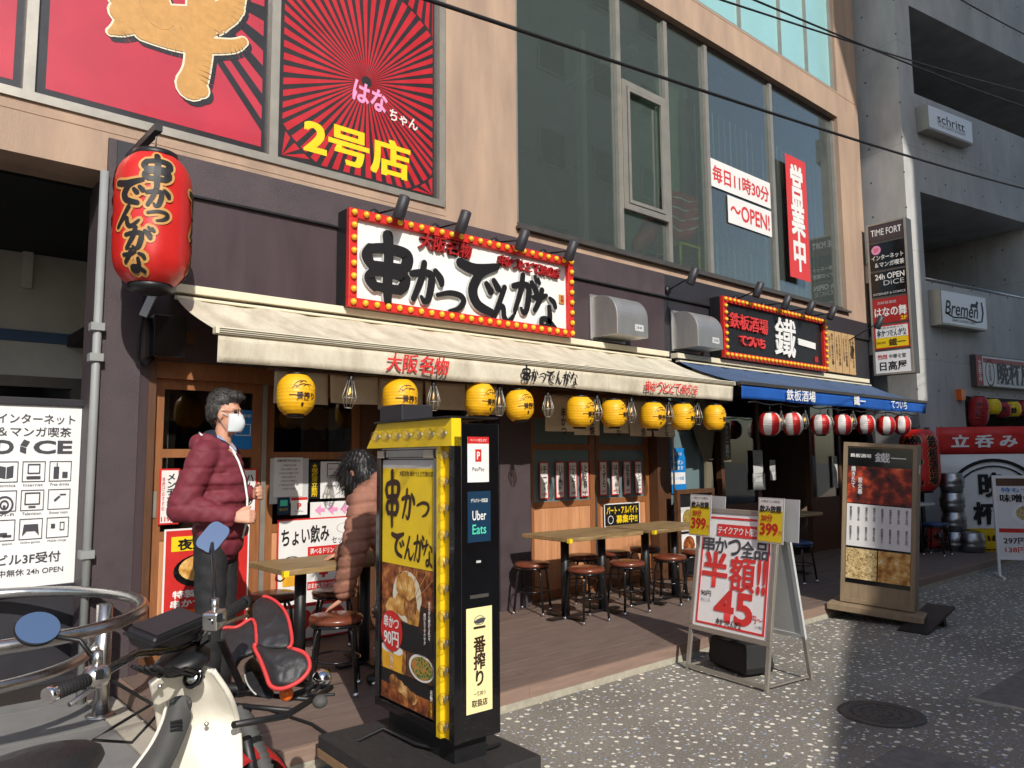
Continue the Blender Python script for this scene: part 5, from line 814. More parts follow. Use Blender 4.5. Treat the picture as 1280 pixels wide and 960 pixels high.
for k in range(9):
    cx_, cz_ = .145 + (k % 3) * .155, 1.44 - (k // 3) * .186
    fo = O('icon_frame', MB().frame(cx_ - .066, cx_ + .066, cz_ - .062, cz_ + .072, .0045, yy - .001, yy), 'grey_ink', ds); T(caps_[k], ds, cx_, cz_ - .082, .11, .018, 'grey_ink', yy)
    g = MB(); r = lambda a, b_, c2, d2: g.rect(cx_ + a, cx_ + b_, cz_ + c2, cz_ + d2, yy - .0005)
    if k == 0: g.flat([(cx_ - .05, cz_ - .03), (cx_ - .003, cz_ - .04), (cx_ - .003, cz_ + .035), (cx_ - .05, cz_ + .045)], yy).flat([(cx_ + .003, cz_ - .04), (cx_ + .05, cz_ - .03), (cx_ + .05, cz_ + .045), (cx_ + .003, cz_ + .035)], yy)
    elif k == 1: g.frame(cx_ - .045, cx_ + .045, cz_ - .01, cz_ + .055, .008, yy - .001, yy); r(-.05, .05, -.045, -.025)
    elif k == 2: r(-.05, -.01, -.045, .035); r(.015, .055, -.04, .0); r(-.03, -.022, .035, .06)
    elif k == 3: g.ring(cx_, cz_ - .02, .02, .032, yy).ring(cx_, cz_ - .02, .05, .064, yy, k=.9); g.disc(cx_, cz_ - .03, .01, yy)
    elif k == 4: g.frame(cx_ - .055, cx_ + .055, cz_ - .025, cz_ + .055, .008, yy - .001, yy); r(-.025, .025, -.045, -.033)
    elif k == 5: g.flat([(cx_ - .04, cz_ + .0), (cx_ + .0, cz_ + .03), (cx_ + .01, cz_ + .02), (cx_ - .03, cz_ - .012)], yy); r(.005, .05, .03, .04)
    elif k == 6: r(-.06, .03, -.035, -.01); r(.0, .06, -.04, -.025); r(-.05, -.03, -.01, .03)
    elif k == 7: g.flat([(cx_ - .06, cz_ - .04), (cx_ - .03, cz_ - .01), (cx_ + .03, cz_ - .01), (cx_ + .06, cz_ - .04), (cx_ + .05, cz_ + .035), (cx_ - .05, cz_ + .035)], yy)
    else: r(-.05, -.02, .0, .03); g.frame(cx_ + .015, cx_ + .05, cz_ - .015, cz_ + .04, .006, yy - .001, yy)
    g.v = [(cx_ + (x_ - cx_) * .8, y_, z_) for x_, y_, z_ in g.v]; O('icon', g, 'grey_ink', fo)
T('当ビル3F受付', ds, .26, .885, .44, .07, 'grey_ink', yy, .015); T('年中無休 24h OPEN', ds, .29, .8, .42, .045, 'grey_ink', yy, .01)
O('leaflet', MB().box(.18, .34, .9, .905, 1.94, 2.08, Matrix.Rotation(R_(6), 4, 'Y')), 'pale_grey', label='folded paper leaflet propped on top of the internet cafe sign', cat='leaflet')
# ================================================================ FURNITURE
def table(label, x, y, L=.95, Wd=.6, rz=0):
    e = E('table', label, 'table', (x, y, .12), rz, 'wooden topped cafe tables')
    O('top', MB().box(-L / 2, L / 2, -Wd / 2, Wd / 2, .685, .72), 'wood_top', e, bev=.004)
    for sx in (-1, 1): O('column', MB().tube([(sx * L * .25, 0, .02), (sx * L * .25, 0, .685)], .038, 14), 'black', e); O('base_plate', MB().box(sx * L * .25 - .2, sx * L * .25 + .2, -.035, .035, .001, .016).box(sx * L * .25 - .035, sx * L * .25 + .035, -.22, .22, .0165, .026), 'black', e)
    O('edge_bumper', MB().box(-L / 2 - .004, -L / 2 + .03, -Wd / 2 - .003, -Wd / 2 + .03, .68, .715), 'yellow', e); return e
table('wooden topped table nearest the left-hand doors behind the scooter', 2.5, -.28, .95, .55); table('wooden topped table nearest the brown column by the right-hand doors', 5.03, -.17, .95, .6); table('wooden topped table beside the A-frame board, second of the pair', 6.08, -.2, .9, .6); table('low dark table in front of the right-hand bar behind the wooden sign', 8.3, -.2, 1.1, .55)
def stool(mat='vinyl'):
    e = E('stool', 'x', 'stool', (0, 0, 0), group='round vinyl stools')
    O('seat', MB().lathe([(1e-4, .405), (.14, .405), (.158, .415), (.164, .43), (.155, .447), (.1, .456), (1e-4, .458)], 26), mat, e); O('rim', MB().lathe([(.15, .395), (.158, .395), (.158, .409), (.15, .409)], 26), 'black_gloss', e)
    for k in range(4):
        a = math.pi / 4 + math.pi / 2 * k; c_, s_ = math.cos(a), math.sin(a); l = O('leg', MB().tube([(.08 * c_, .08 * s_, .398), (.13 * c_, .13 * s_, .39), (.15 * c_, .15 * s_, .35), (.19 * c_, .19 * s_, .02)], .011, 8), 'black_gloss', e); O('foot', MB().lathe([(1e-4, 0), (.017, .001), (.018, .02), (.011, .03)], 10, (.19 * c_, .19 * s_, 0)), 'chrome', l)
    O('foot_ring', MB().tube([(.148 * math.cos(k * .262), .148 * math.sin(k * .262), .2) for k in range(24)], .006, 6, True), 'black_gloss', e); return e
st0 = stool()
ST_ = [((4.85, -.37), 'brown vinyl stool in front of the first right-hand table, centre left'), ((4.74, .2), 'brown vinyl stool closest to the brown column behind the first table'), ((5.4, -.36), 'brown vinyl stool in the gap between the two right-hand tables'), ((5.45, .25), 'brown vinyl stool behind the first right-hand table near the door'), ((6.02, -.36), 'brown vinyl stool in front of the second right-hand table'), ((6.55, -.3), 'brown vinyl stool right beside the A-frame board'), ((5.88, .22), 'brown vinyl stool behind the second right-hand table'), ((6.4, .25), 'brown vinyl stool behind the second table by the dark post'),
       ((2.28, -.73), 'brown vinyl stool that the leaning woman rests her hand on'), ((2.33, .3), 'brown vinyl stool by the set menu poster behind the left table'), ((2.72, .12), 'brown vinyl stool behind the left table under the drinks poster'), ((2.7, -.75), 'brown vinyl stool hidden mostly behind the bulb-edged standing sign')]
for i, ((x, y), L) in enumerate(ST_):
    o = st0 if i == 0 else cp(st0); o.location = (x, y, .12); o.rotation_euler[2] = random.uniform(0, 1.5); o['label'] = L
sb0 = stool('vinyl_blue'); sb0['group'] = 'blue seated stools of the right-hand bar'
for i, ((x, y), L) in enumerate((((8.0, -.6), 'blue cushioned stool beside the low dark table of the right-hand bar'), ((11.0, -.5), 'blue cushioned stool left of the big standing red lantern'), ((11.5, -.75), 'blue cushioned stool nearest the steel kegs'))):
    o = sb0 if i == 0 else cp(sb0); o.location = (x, y, .12); o['label'] = L
hb = E('high_table', 'narrow grey ledge table beside the big standing red lantern', 'table', (11.2, -.45, .12)); O('top', MB().box(-.4, .6, -.2, .2, .68, .71), 'pale_grey', hb)
for x in (-.3, .5): O('leg', MB().tube([(x, 0, 0), (x, 0, .68)], .025, 8), 'black', hb)
# kegs and crates
def keg(h=.28):
    e = E('beer_keg', 'x', 'keg', (0, 0, 0), group='steel beer kegs'); O('shell', MB().lathe([(.13, 0), (.15, .01), (.15, .05), (.165, .07), (.168, .1), (.16, .12), (.168, .14), (.168, .2), (.15, .22), (.15, h - .01), (.14, h), (.13, h - .03), (1e-4, h - .04)], 26), 'keg', e); O('valve', MB().lathe([(.03, h - .04), (.03, h - .01), (1e-4, h - .01)], 12), 'alu_dark', e); return e
k0 = keg(); kp = onZ(1194, 688, .121)
for i, L in enumerate(('steel keg at the bottom of the tall keg stack', 'steel keg second from the bottom of the keg stack', 'steel keg in the middle of the keg stack', 'steel keg at the top of the keg stack', 'single steel keg standing beside the keg stack')):
    o = k0 if i == 0 else cp(k0); o.location = kp + Vector((.02 * (i % 2), 0, .281 * i)) if i < 4 else onZ(1216, 690, .121); o['label'] = L; o.rotation_euler[2] = i * 1.3
def crate(mat, label, loc, rz=0, h=.3):
    e = E('bottle_crate', label, 'crate', loc, rz); O('tray', MB().frame(-.22, .22, -.001, .06, .02, -.17, .17).box(-.22, .22, -.17, .17, 0, .015), mat, e)
    for s_ in (-1, 1): O('side_wall', MB().box(-.22, .22, s_ * .165 - .008, s_ * .165 + .008, .06, h * .5).box(-.22, .22, s_ * .165 - .008, s_ * .165 + .008, h * .78, h).box(-.22, -.12, s_ * .165 - .008, s_ * .165 + .008, h * .5, h * .78).box(.12, .22, s_ * .165 - .008, s_ * .165 + .008, h * .5, h * .78), mat, e); O('end_wall', MB().box(s_ * .212 - .008, s_ * .212 + .008, -.157, .157, .06, h * .5).box(s_ * .212 - .008, s_ * .212 + .008, -.157, .157, h * .78, h), mat, e)
    for k in range(8): O('bottle', MB().lathe([(.03, .02), (.03, .17), (.012, .22), (.012, .26)], 8, (-.15 + (k % 4) * .1, -.08 + (k // 4) * .16, 0)), 'wood_dark', e)
    return e
crate('crate_y', 'yellow plastic beer crate full of bottles beside the single keg', tuple(onZ(1236, 688, .121)), -40, .3); crate('crate_r', 'lower red plastic beer crate behind the kegs', tuple(onZ(1214, 683, .121) + Vector((.22, .16, 0))), -48); crate('crate_r', 'upper red plastic beer crate stacked behind the kegs', tuple(onZ(1214, 683, .121) + Vector((.22, .16, .305))), -48); crate('crate_r', 'red plastic beer crate left of the keg stack under the banner', (12.35, -.3, .12), -10)
# ================================================================ RAILING, CABLES
rl_ = E('loop_railing', 'polished steel loop railing on a post at the left entrance', 'railing', (1.2, .12, 0))
O('post', MB().tube([(1.2, .1, 0), (1.2, .1, .66)], .045, 16), 'steel', rl_, W=True); O('base_flange', MB().lathe([(.08, .0), (.08, .015), (.046, .02)], 20, (1.2, .1, .012)), 'steel', rl_, W=True)
def loop(z, xr, ya, yb, r, y_in=0):
    c_ = (ya + yb) / 2; R2 = (yb - ya) / 2; pts = [(-2.5, yb, z), (xr - R2 - .6, yb, z), (xr - R2 - .2, yb, z)] + [(xr - R2 * .9 + R2 * .9 * math.sin(t), c_ + R2 * math.cos(t), z) for t in [math.pi * i / 24 for i in range(25)]] + [(xr - R2 - .2, ya, z), (xr - R2 - .6, ya, z), (-2.5, ya, z)]; return MB().tube(pts, r, 14)
O('upper_loop', loop(.7, 1.32, -.95, .72, .032), 'steel', rl_, W=True); O('lower_loop', loop(.42, 1.16, -.52, 1.15, .03), 'steel', rl_, W=True)
for i, (a, c_) in enumerate(((onY(470, -22, -3.6), onY(1400, 262, -3.6)), (onY(780, -40, -3.7), onY(1400, 138, -3.7)), (onY(860, -35, -3.8), onY(1400, 165, -3.8)), (onY(1100, -60, -3.9), onY(1400, 90, -3.9)))):
    d = c_ - a; O('overhead_cable', MB().tube([a + d * (t / 24) + Vector((0, 0, -.06 * math.sin(math.pi * t / 24))) for t in range(-20, 60)], .0056 if i == 0 else .0036, 6), 'cable', label=['thick black overhead cable crossing low in front of the upper windows', 'upper overhead cable crossing the pale blue top window', 'second overhead cable just below the topmost one at the right', 'thin overhead cable at the top right corner over the concrete wall'][i], cat='cable')
# ================================================================ PEOPLE
M('skin', (204, 150, 122), .5, var=.06, vs=20); M('jacket', (116, 40, 52), .72, var=.1, vs=14, bump=.2, bs=55); M('lining', (30, 34, 52), .8, var=.1); M('trouser', (36, 36, 38), .8, var=.15, vs=16, bump=.3, bs=40); M('hair', (28, 25, 24), .45, var=.3, vs=40, stretch=(1, 1, .2), bump=.5, bs=90); M('hair_grey', (70, 66, 62), .5, var=.4, vs=60, bump=.5, bs=90); M('mask', (206, 212, 214), .7, var=.04); M('coat', (154, 106, 86), .8, var=.1, vs=12, bump=.2, bs=50); M('shirt', (150, 160, 186), .8, var=.2, vs=50); M('shoe', (30, 28, 28), .4)
def fuse(name, mb, mat, parent, voxel=.012, smooth=6, disp=None, label=None):
    me = mb.mesh(name); o = bpy.data.objects.new('tmp', me); COL.objects.link(o)
    r = o.modifiers.new('r', 'REMESH'); r.mode = 'VOXEL'; r.voxel_size = voxel; s_ = o.modifiers.new('s', 'SMOOTH'); s_.factor = .5; s_.iterations = smooth
    dg = bpy.context.evaluated_depsgraph_get(); m2 = bpy.data.meshes.new_from_object(o.evaluated_get(dg)); bpy.data.objects.remove(o)
    if disp:
        ns = [v.normal.copy() for v in m2.vertices]
        for v, n_ in zip(m2.vertices, ns): v.co += n_ * disp(v.co)
    m2.polygons.foreach_set('use_smooth', [True] * len(m2.polygons)); m2.name = name; m2.materials.clear(); return O(name, m2, mat, parent)
def hand(mb, wrist, d, side, up, curl=.6, s=1.0):
    """palm and five fingers from the wrist along d; side = thumb direction, up = back of the hand."""
    d = Vector(d).normalized(); side = Vector(side); side = (side - d * side.dot(d)).normalized(); up = d.cross(side) if Vector(up).dot(d.cross(side)) > 0 else side.cross(d); w_ = Vector(wrist)
    for i in range(4):
        t = (i - 1.5) / 1.5; k = w_ + d * .085 * s + side * (-t) * .03 * s; mb.caps(w_ + d * .012 * s - side * t * .016 * s, k, .016 * s, .0125 * s, 10, 4)
        L = (.072, .08, .074, .058)[i] * s; q = k + d * L * .45 * math.cos(curl * .6) - up * L * .45 * math.sin(curl * .6); q2 = q + d * L * .32 * math.cos(curl * 1.4) - up * L * .32 * math.sin(curl * 1.4); q3 = q2 + d * L * .25 * math.cos(curl * 2.1) - up * L * .25 * math.sin(curl * 2.1)
        mb.caps(k, q, .0098 * s, .009 * s, 9, 4); mb.caps(q, q2, .009 * s, .0082 * s, 9, 4); mb.caps(q2, q3, .0082 * s, .007 * s, 9, 4)
    t0 = w_ + d * .02 * s + side * .022 * s; t1 = t0 + d * .035 * s + side * .026 * s - up * .008 * s; t2 = t1 + d * .034 * s + side * .008 * s - up * .012 * s; mb.caps(t0, t1, .0145 * s, .0115 * s, 9, 4); mb.caps(t1, t2, .0112 * s, .009 * s, 9, 4)
def head(mb, c, f, up=(0, 0, 1), s=1.0):
    f = Vector(f).normalized(); u = Vector(up); l = u.cross(f).normalized(); u = f.cross(l); mt = Matrix((f, l, u)).transposed(); P = lambda a, b_, c_: Vector(c) + mt @ Vector((a, b_, c_)) * s
    mb.ball(P(-.012, 0, .02), (.096 * s, .077 * s, .098 * s), 20, 14, mt); mb.ball(P(.02, 0, -.04), (.07 * s, .06 * s, .082 * s), 18, 12, mt); mb.ball(P(.045, 0, -.095), (.03 * s, .032 * s, .026 * s), 12, 8, mt)
    mb.caps(P(.088, 0, .01), P(.112, 0, -.03), .009 * s, .0145 * s, 10, 4)
    for sg in (-1, 1): mb.ball(P(-.004, sg * .077, -.01), (.02 * s, .009 * s, .032 * s), 10, 8, mt); mb.ball(P(.06, sg * .035, -.03), (.025 * s, .022 * s, .025 * s), 10, 8, mt); mb.caps(P(.083, sg * .012, .028), P(.072, sg * .046, .03), .009 * s, .008 * s, 8, 3)
    return P, mt
man = E('person', 'person in a maroon quilted hooded jacket and face mask standing before the left doors', 'person', (1.66, -.42, .12), -44); man.scale = (.86, .86, .985)
bd = MB(); hc = Vector((.045, 0, 1.69)); P, mt = head(bd, hc, (1, -.04, -.05), s=1.05)
bd.caps((.02, 0, 1.46), (.03, 0, 1.6), .058, .056); bd.caps((0, 0, 1.0), (0, 0, 1.42), .13, .12)
for sg in (-1, 1): bd.caps((0, sg * .09, .95), (.02, sg * .1, .5), .075, .055); bd.caps((.02, sg * .1, .5), (-.02, sg * .1, .09), .05, .035); bd.caps((-.03, sg * .1, .05), (.14, sg * .11, .04), .04, .035)
rs, re, rw_ = Vector((-.02, -.2, 1.42)), Vector((-.12, -.28, 1.14)), Vector((.2, -.2, 1.08)); ls, le, lw = Vector((-.02, .2, 1.42)), Vector((-.06, .28, 1.16)), Vector((.2, .1, 1.2))
for a, b_, c_ in ((rs, re, rw_), (ls, le, lw)): bd.caps(a, b_, .05, .042); bd.caps(b_, c_, .04, .028)
hand(bd, rw_ + Vector((.01, 0, 0)), (.9, .25, .05), (.1, .3, 1), (0, -1, .2), 1.0, 1.05); hand(bd, lw + Vector((.01, 0, 0)), (.8, -.5, .1), (.1, -.1, 1), (0, 1, 0), 1.0, 1.05)
body = fuse('body', bd, 'skin', man, .0065, 3)
def quilt(v):
    k = v.z / .105; d = abs(k - round(k)); return .009 * (1 - math.exp(-(d * 13) ** 2)) - .004 + .002 * math.sin(v.z * 61 + v.x * 53 + v.y * 37) + .0015 * math.sin(v.x * 97 - v.z * 79)
jk = MB()
for z, a, b_, dx in ((.99, .18, .2, .03), (1.08, .19, .205, .03), (1.18, .185, .205, .025), (1.28, .175, .205, .015), (1.37, .16, .2, .0), (1.44, .12, .17, -.01)): jk.ball((dx, 0, z), (a, b_, .075), 22, 10)
jk.caps((.02, 0, .96), (.02, 0, 1.3), .165, .16)
jk.caps(rs, re, .092, .085); jk.caps(re, rw_ - Vector((.035, 0, .0)), .082, .056); jk.caps(ls, le, .09, .08); jk.caps(le, lw - Vector((.035, 0, 0)), .078, .055); jk.caps((-.02, -.17, 1.44), (-.02, .17, 1.44), .085, .085)
jk.ball((-.11, 0, 1.5), (.085, .13, .075), 18, 10); jk.ball((-.06, 0, 1.52), (.1, .12, .06), 18, 10); jk.caps((-.05, -.1, 1.53), (.07, -.06, 1.48), .035, .028); jk.caps((-.05, .1, 1.53), (.07, .06, 1.48), .035, .028)
jo = fuse('jacket', jk, 'jacket', man, .012, 5, quilt); 
O('zip', MB().tube([(.1, -.03, 1.48), (.155, -.035, 1.4), (.2, -.04, 1.3), (.225, -.04, 1.18), (.226, -.04, 1.05), (.2, -.04, .95)], .008, 6), 'white', jo); O('collar_edge', MB().tube([(-.13, -.03, 1.575), (-.08, -.11, 1.56), (.0, -.1, 1.53), (.08, -.05, 1.5), (.13, -.02, 1.45)], .007, 6), 'white', jo); O('pocket_zip', MB().tube([(.06, -.212, 1.09), (.045, -.213, .99)], .006, 6), 'white', jo)
lc = MB().caps((-.04, -.075, 1.55), (.075, -.045, 1.49), .03, .024).caps((-.04, .075, 1.55), (.075, .045, 1.49), .03, .024).ball((-.05, 0, 1.55), (.07, .085, .045)); fuse('lining', lc, 'lining', man, .01, 4)
O('shirt_collar', MB().caps((.02, -.055, 1.54), (.1, -.02, 1.47), .02, .016).caps((.02, .055, 1.54), (.1, .02, 1.47), .02, .016), 'shirt', man)
tr = MB().ball((0, 0, .95), (.15, .18, .12), 20, 10)
for sg in (-1, 1): tr.caps((0, sg * .085, .92), (.015, sg * .095, .5), .112, .094); tr.caps((.015, sg * .095, .5), (-.005, sg * .1, .08), .094, .082)
fuse('trousers', tr, 'trouser', man, .013, 4, lambda v: .0025 * math.sin(v.z * 44 + v.x * 35) + .002 * math.sin(v.z * 83 + v.y * 60))
for sg in (-1, 1): O('shoe', MB().caps((-.05, sg * .1, .045), (.16, sg * .115, .04), .048, .042), 'shoe', man)
def strands(o, n, L, flow, mat, par, seed=1):
    rd = random.Random(seed); g = MB(); vs = o.data.vertices
    for _ in range(n):
        v = vs[rd.randrange(len(vs))]; nn = v.normal; f = Vector(flow(v.co)) + Vector((rd.uniform(-.35, .35), rd.uniform(-.35, .35), rd.uniform(-.25, .25))); f = (f - nn * f.dot(nn)).normalized(); l = L * rd.uniform(.6, 1.3); a = v.co - nn * .002
        g.tube([a, a + f * l * .5 + nn * .005, a + f * l + nn * rd.uniform(-.003, .006)], [.0016, .0014, .0005], 3, caps=False)
    return O('hair_strands', g, mat, par, kind='stuff')
hr = MB()
for a, b_, c_, r in ((-.03, 0, .075, (.1, .088, .072)), (-.075, 0, .02, (.055, .082, .085)), (.04, 0, .1, (.065, .07, .035)), (-.045, -.06, .02, (.05, .03, .06)), (-.045, .06, .02, (.05, .03, .06))): hr.ball(P(a, b_, c_), tuple(x * 1.05 for x in r), 18, 12, mt)
_h = fuse('hair', hr, 'hair_grey', man, .008, 2, lambda v: .0018 * math.sin(v.x * 290 + v.z * 60) + .0018 * math.sin(v.y * 270 + v.z * 40))
strands(_h, 900, .035, lambda c_: (.5 if c_.z > 1.76 else -.3, 0, -.15 if c_.z > 1.78 else -.9), 'hair_grey', _h, 3)
mk = MB().surf(lambda u, v: P(.104 - .05 * (2 * u - 1) ** 2 * 1.1 + .024 * math.sin(math.pi * v) * (1 - (2 * u - 1) ** 2), (2 * u - 1) * .066, .0 - .105 * v), 18, 10); mo = O('face_mask', mk, 'mask', man, solid=.004)
for sg in (-1, 1): O('ear_loop', MB().tube([P(.045, sg * .068, -.015), P(.01, sg * .084, .0), P(-.015, sg * .082, -.02), P(.04, sg * .07, -.085)], .0022, 5), 'mask', mo); O('eye', MB().ball(P(.076, sg * .03, .012), .0125, 10, 8), 'ink', man); O('spectacle_rim', MB().tube([P(.098 - .01 * math.cos(t), sg * .034 + .024 * math.cos(t), .012 + .017 * math.sin(t)) for t in [i * .524 for i in range(12)]], .0018, 5, True).tube([P(.09, sg * .058, .014), P(.0, sg * .085, .012)], .0018, 5), 'ink', man)
# the woman leans left, one hand on the stool
wo = E('person', 'person in a padded pinkish brown coat leaning with one hand on a stool', 'person', (2.62, -.74, .12), 126)
bd = MB(); hc = Vector((.2, 0, 1.31)); P, mt = head(bd, hc, (.85, -.1, -.5), (.5, 0, .85), .95)
bd.caps((.1, 0, 1.16), (.16, 0, 1.26), .045, .045); bd.caps((-.12, 0, .85), (.08, 0, 1.1), .12, .11)
for sg in (-1, 1): bd.caps((-.13, sg * .08, .82), (-.06, sg * .09, .45), .07, .05); bd.caps((-.06, sg * .09, .45), (-.1, sg * .09, .08), .045, .032); bd.caps((-.12, sg * .09, .045), (.04, sg * .09, .035), .036, .03)
_w = Matrix.Rotation(R_(-126), 3, 'Z') @ (Vector((2.345, -.7, .68)) - Vector((2.62, -.74, .12))); ls, lw = Vector((.08, .17, 1.13)), _w; le = ls.lerp(lw, .5) + Vector((-.03, .04, 0)); rs, re, rw_ = Vector((.08, -.17, 1.13)), Vector((.2, -.22, .9)), Vector((.38, -.16, .76))
for a, b_, c_ in ((ls, le, lw), (rs, re, rw_)): bd.caps(a, b_, .045, .038); bd.caps(b_, c_, .036, .025)
hand(bd, lw + Vector((.01, 0, -.035)), (.75, .05, -.5), (.2, -1, 0), (.5, 0, .9), .3, .95); hand(bd, rw_, (.9, 0, -.3), (0, 1, .2), (0, 0, 1), .5, .95)
fuse('body', bd, 'skin', wo, .0065, 3)
ck = MB()
for t in range(7): q = Vector((-.13, 0, .78)).lerp(Vector((.08, 0, 1.12)), t / 6); ck.ball(q, (.17, .2, .09), 20, 10)
ck.caps((-.15, 0, .6), (-.12, 0, .9), .19, .18); ck.caps((.07, -.15, 1.13), (.07, .15, 1.13), .09, .09); ck.caps(ls, le, .088, .08); ck.caps(le, lw + Vector((0, 0, .03)), .08, .06); ck.caps(rs, re, .088, .08); ck.caps(re, rw_, .078, .054)
ck.ball((.02, 0, 1.23), (.1, .135, .075), 18, 10); ck.ball((.09, 0, 1.2), (.1, .12, .06), 18, 10)
fuse('coat', ck, 'coat', wo, .012, 5, lambda v: .012 * (1 - math.exp(-(abs(v.z / .075 + v.x * 2 - round(v.z / .075 + v.x * 2)) * 10) ** 2)) - .004 + .0015 * math.sin(v.x * 90 + v.y * 70))
tr = MB()
for sg in (-1, 1): tr.caps((-.13, sg * .08, .8), (-.06, sg * .09, .45), .09, .07); tr.caps((-.06, sg * .09, .45), (-.1, sg * .09, .06), .068, .055); O('shoe', MB().caps((-.13, sg * .09, .045), (.05, sg * .09, .035), .043, .036), 'shoe', wo)
fuse('trousers', tr, 'trouser', wo, .013, 4)
hr = MB().ball(P(-.03, 0, .04), (.1, .09, .095), 18, 12, mt).ball(P(-.04, .05, -.06), (.065, .04, .12), 14, 10, mt).ball(P(-.04, -.05, -.06), (.065, .04, .12), 14, 10, mt).ball(P(.03, .06, -.08), (.04, .025, .12), 14, 10, mt).ball(P(.03, -.06, -.08), (.04, .025, .12), 14, 10, mt).ball(P(.05, .058, -.05), (.05, .028, .13), 14, 10, mt).ball(P(.085, .03, .0), (.03, .05, .07), 14, 10, mt).ball(P(-.06, 0, -.1), (.07, .08, .1), 14, 10, mt)
_h = fuse('hair', hr, 'hair', wo, .008, 2, lambda v: .004 * math.sin(v.y * 210 + v.z * 20) + .003 * math.sin(v.x * 240))
strands(_h, 1200, .11, lambda c_: (.25, 0, -1), 'hair', _h, 5)
for sg in (-1, 1): O('eye', MB().ball(P(.076, sg * .03, .012), .0115, 8, 6), 'ink', wo)
# ================================================================ SCOOTER
sc_ = E('delivery_scooter', 'cream and red delivery scooter with round mirrors parked at the lower left', 'scooter', (.78, -2.62, 0))
def Q(n, mb, mat, **k): return O(n, mb, mat, sc_, W=True, **k)
hd_ = Vector((.84, .54, 0)); hs_ = Vector((.54, -.84, 0)); o0 = Vector((.8, -2.56, 0))
def L3(a, s_, z): return o0 + hd_ * a + hs_ * s_ + Vector((0, 0, z))     # forward, to the right, up
# leg shield: tall curved sheet with folded wings, seen from the rider's side
SHR = [[(189, 852, .86), (205, 842, .875), (226, 836, .88), (246, 832, .88), (266, 838, .865)], [(196, 884, .77), (214, 868, .80), (238, 862, .81), (262, 860, .805), (287, 870, .78)], [(200, 918, .68), (220, 905, .7), (245, 898, .71), (270, 898, .7), (297, 904, .68)], [(200, 962, .57), (222, 958, .585), (246, 955, .59), (272, 955, .585), (300, 958, .57)], [(196, 1060, .38), (220, 1058, .385), (246, 1056, .39), (270, 1056, .385), (298, 1058, .37)]]
SHP = [[tuple(onZ(*q)) for q in r_] for r_ in SHR]
SHC = [cr_(r_, 6) for r_ in SHP]; SHG = list(zip(*[cr_(c_, 6) for c_ in zip(*SHC)])); nu_ = len(SHG[0]); nv_ = len(SHG)
Q('leg_shield', MB().add([v for r_ in SHG for v in r_], [(j * nu_ + i, j * nu_ + i + 1, (j + 1) * nu_ + i + 1, (j + 1) * nu_ + i) for j in range(nv_ - 1) for i in range(nu_ - 1)], True), 'bike_white', solid=.014)
Q('shield_edge', MB().tube([r_[-1] for r_ in SHG], .009, 8), 'bike_white'); Q('shield_edge', MB().tube([r_[0] for r_ in SHG], .008, 8), 'bike_white')
tow = -ray(230, 900).normalized()
VPR = [[(214, 876, .79), (222, 871, .8), (233, 870, .8), (238, 878, .79)], [(208, 900, .745), (218, 897, .75), (230, 894, .75), (237, 897, .74)], [(192, 932, .69), (204, 930, .695), (217, 927, .695), (226, 928, .685)], [(166, 968, .63), (180, 968, .635), (196, 966, .635), (208, 966, .625)], [(120, 1040, .5), (136, 1040, .505), (154, 1038, .505), (168, 1038, .5)]]
VC = [cr_([tuple(onZ(*q) + tow * (.012 + .012 * (0 < i < 3))) for i, q in enumerate(r_)], 4) for r_ in VPR]; VG = list(zip(*[cr_(c_, 5) for c_ in zip(*VC)])); nu_ = len(VG[0]); nv_ = len(VG)
vp = Q('vent_panel', MB().add([v for r_ in VG for v in r_], [(j * nu_ + i, j * nu_ + i + 1, (j + 1) * nu_ + i + 1, (j + 1) * nu_ + i) for j in range(nv_ - 1) for i in range(nu_ - 1)], True), 'bellow', solid=.01)
for k in range(3): O('louvre', MB().bar(onZ(213, 903 + k * 5, .745 - .01 * k) + tow * .03, onZ(228, 900 + k * 5, .745 - .01 * k) + tow * .03, .006, .004), 'black', vp, W=True)
Q('tunnel_side', MB().add([v for r_ in VG for v in (Vector(r_[0]) - tow * .0 + Vector((-.012, .0, -.0)), Vector(r_[0]) + Vector((-.02, .05, -.12)))], [(2 * j, 2 * j + 1, 2 * j + 3, 2 * j + 2) for j in range(nv_ - 1)], True), 'bike_white', solid=.008)
Q('ignition_lock', MB().lathe([(.032, 0), (.032, .012), (.024, .016), (.024, .01), (1e-4, .01)], 20, (onZ(243, 848, .855) + tow * .012), Vector((-.8, -.5, .45)).to_track_quat('Z', 'Y').to_matrix()), 'black_gloss')
Q('lock_face', MB().lathe([(.02, 0), (.018, .004), (1e-4, .005)], 16, (onZ(243, 848, .855) + tow * .012) + Vector((-.8, -.5, .45)).normalized() * .011, Vector((-.8, -.5, .45)).to_track_quat('Z', 'Y').to_matrix()), 'steel')
Q('steering_collar', MB().lathe([(.05, 0), (.075, .006), (.08, .03), (.06, .045), (1e-4, .047)], 22, L3(.0, .0, .885), Vector((-.25, -.12, 1)).to_track_quat('Z', 'Y').to_matrix()), 'black')
gl_, gr_ = onZ(64, 868, .97), onZ(306, 753, 1.06); cl_, cr2 = onZ(128, 842, .98), onZ(262, 778, 1.05); ctr = L3(0, 0, .95)
bars = Q('handlebar', MB().tube([gl_, cl_, cl_.lerp(ctr, .35) + Vector((0, 0, .02)), ctr + Vector((-.03, -.03, .0)), ctr + Vector((.05, .03, .0)), cr2.lerp(ctr, .4) + Vector((0, 0, -.01)), cr2, gr_], .0115, 12), 'black_gloss')
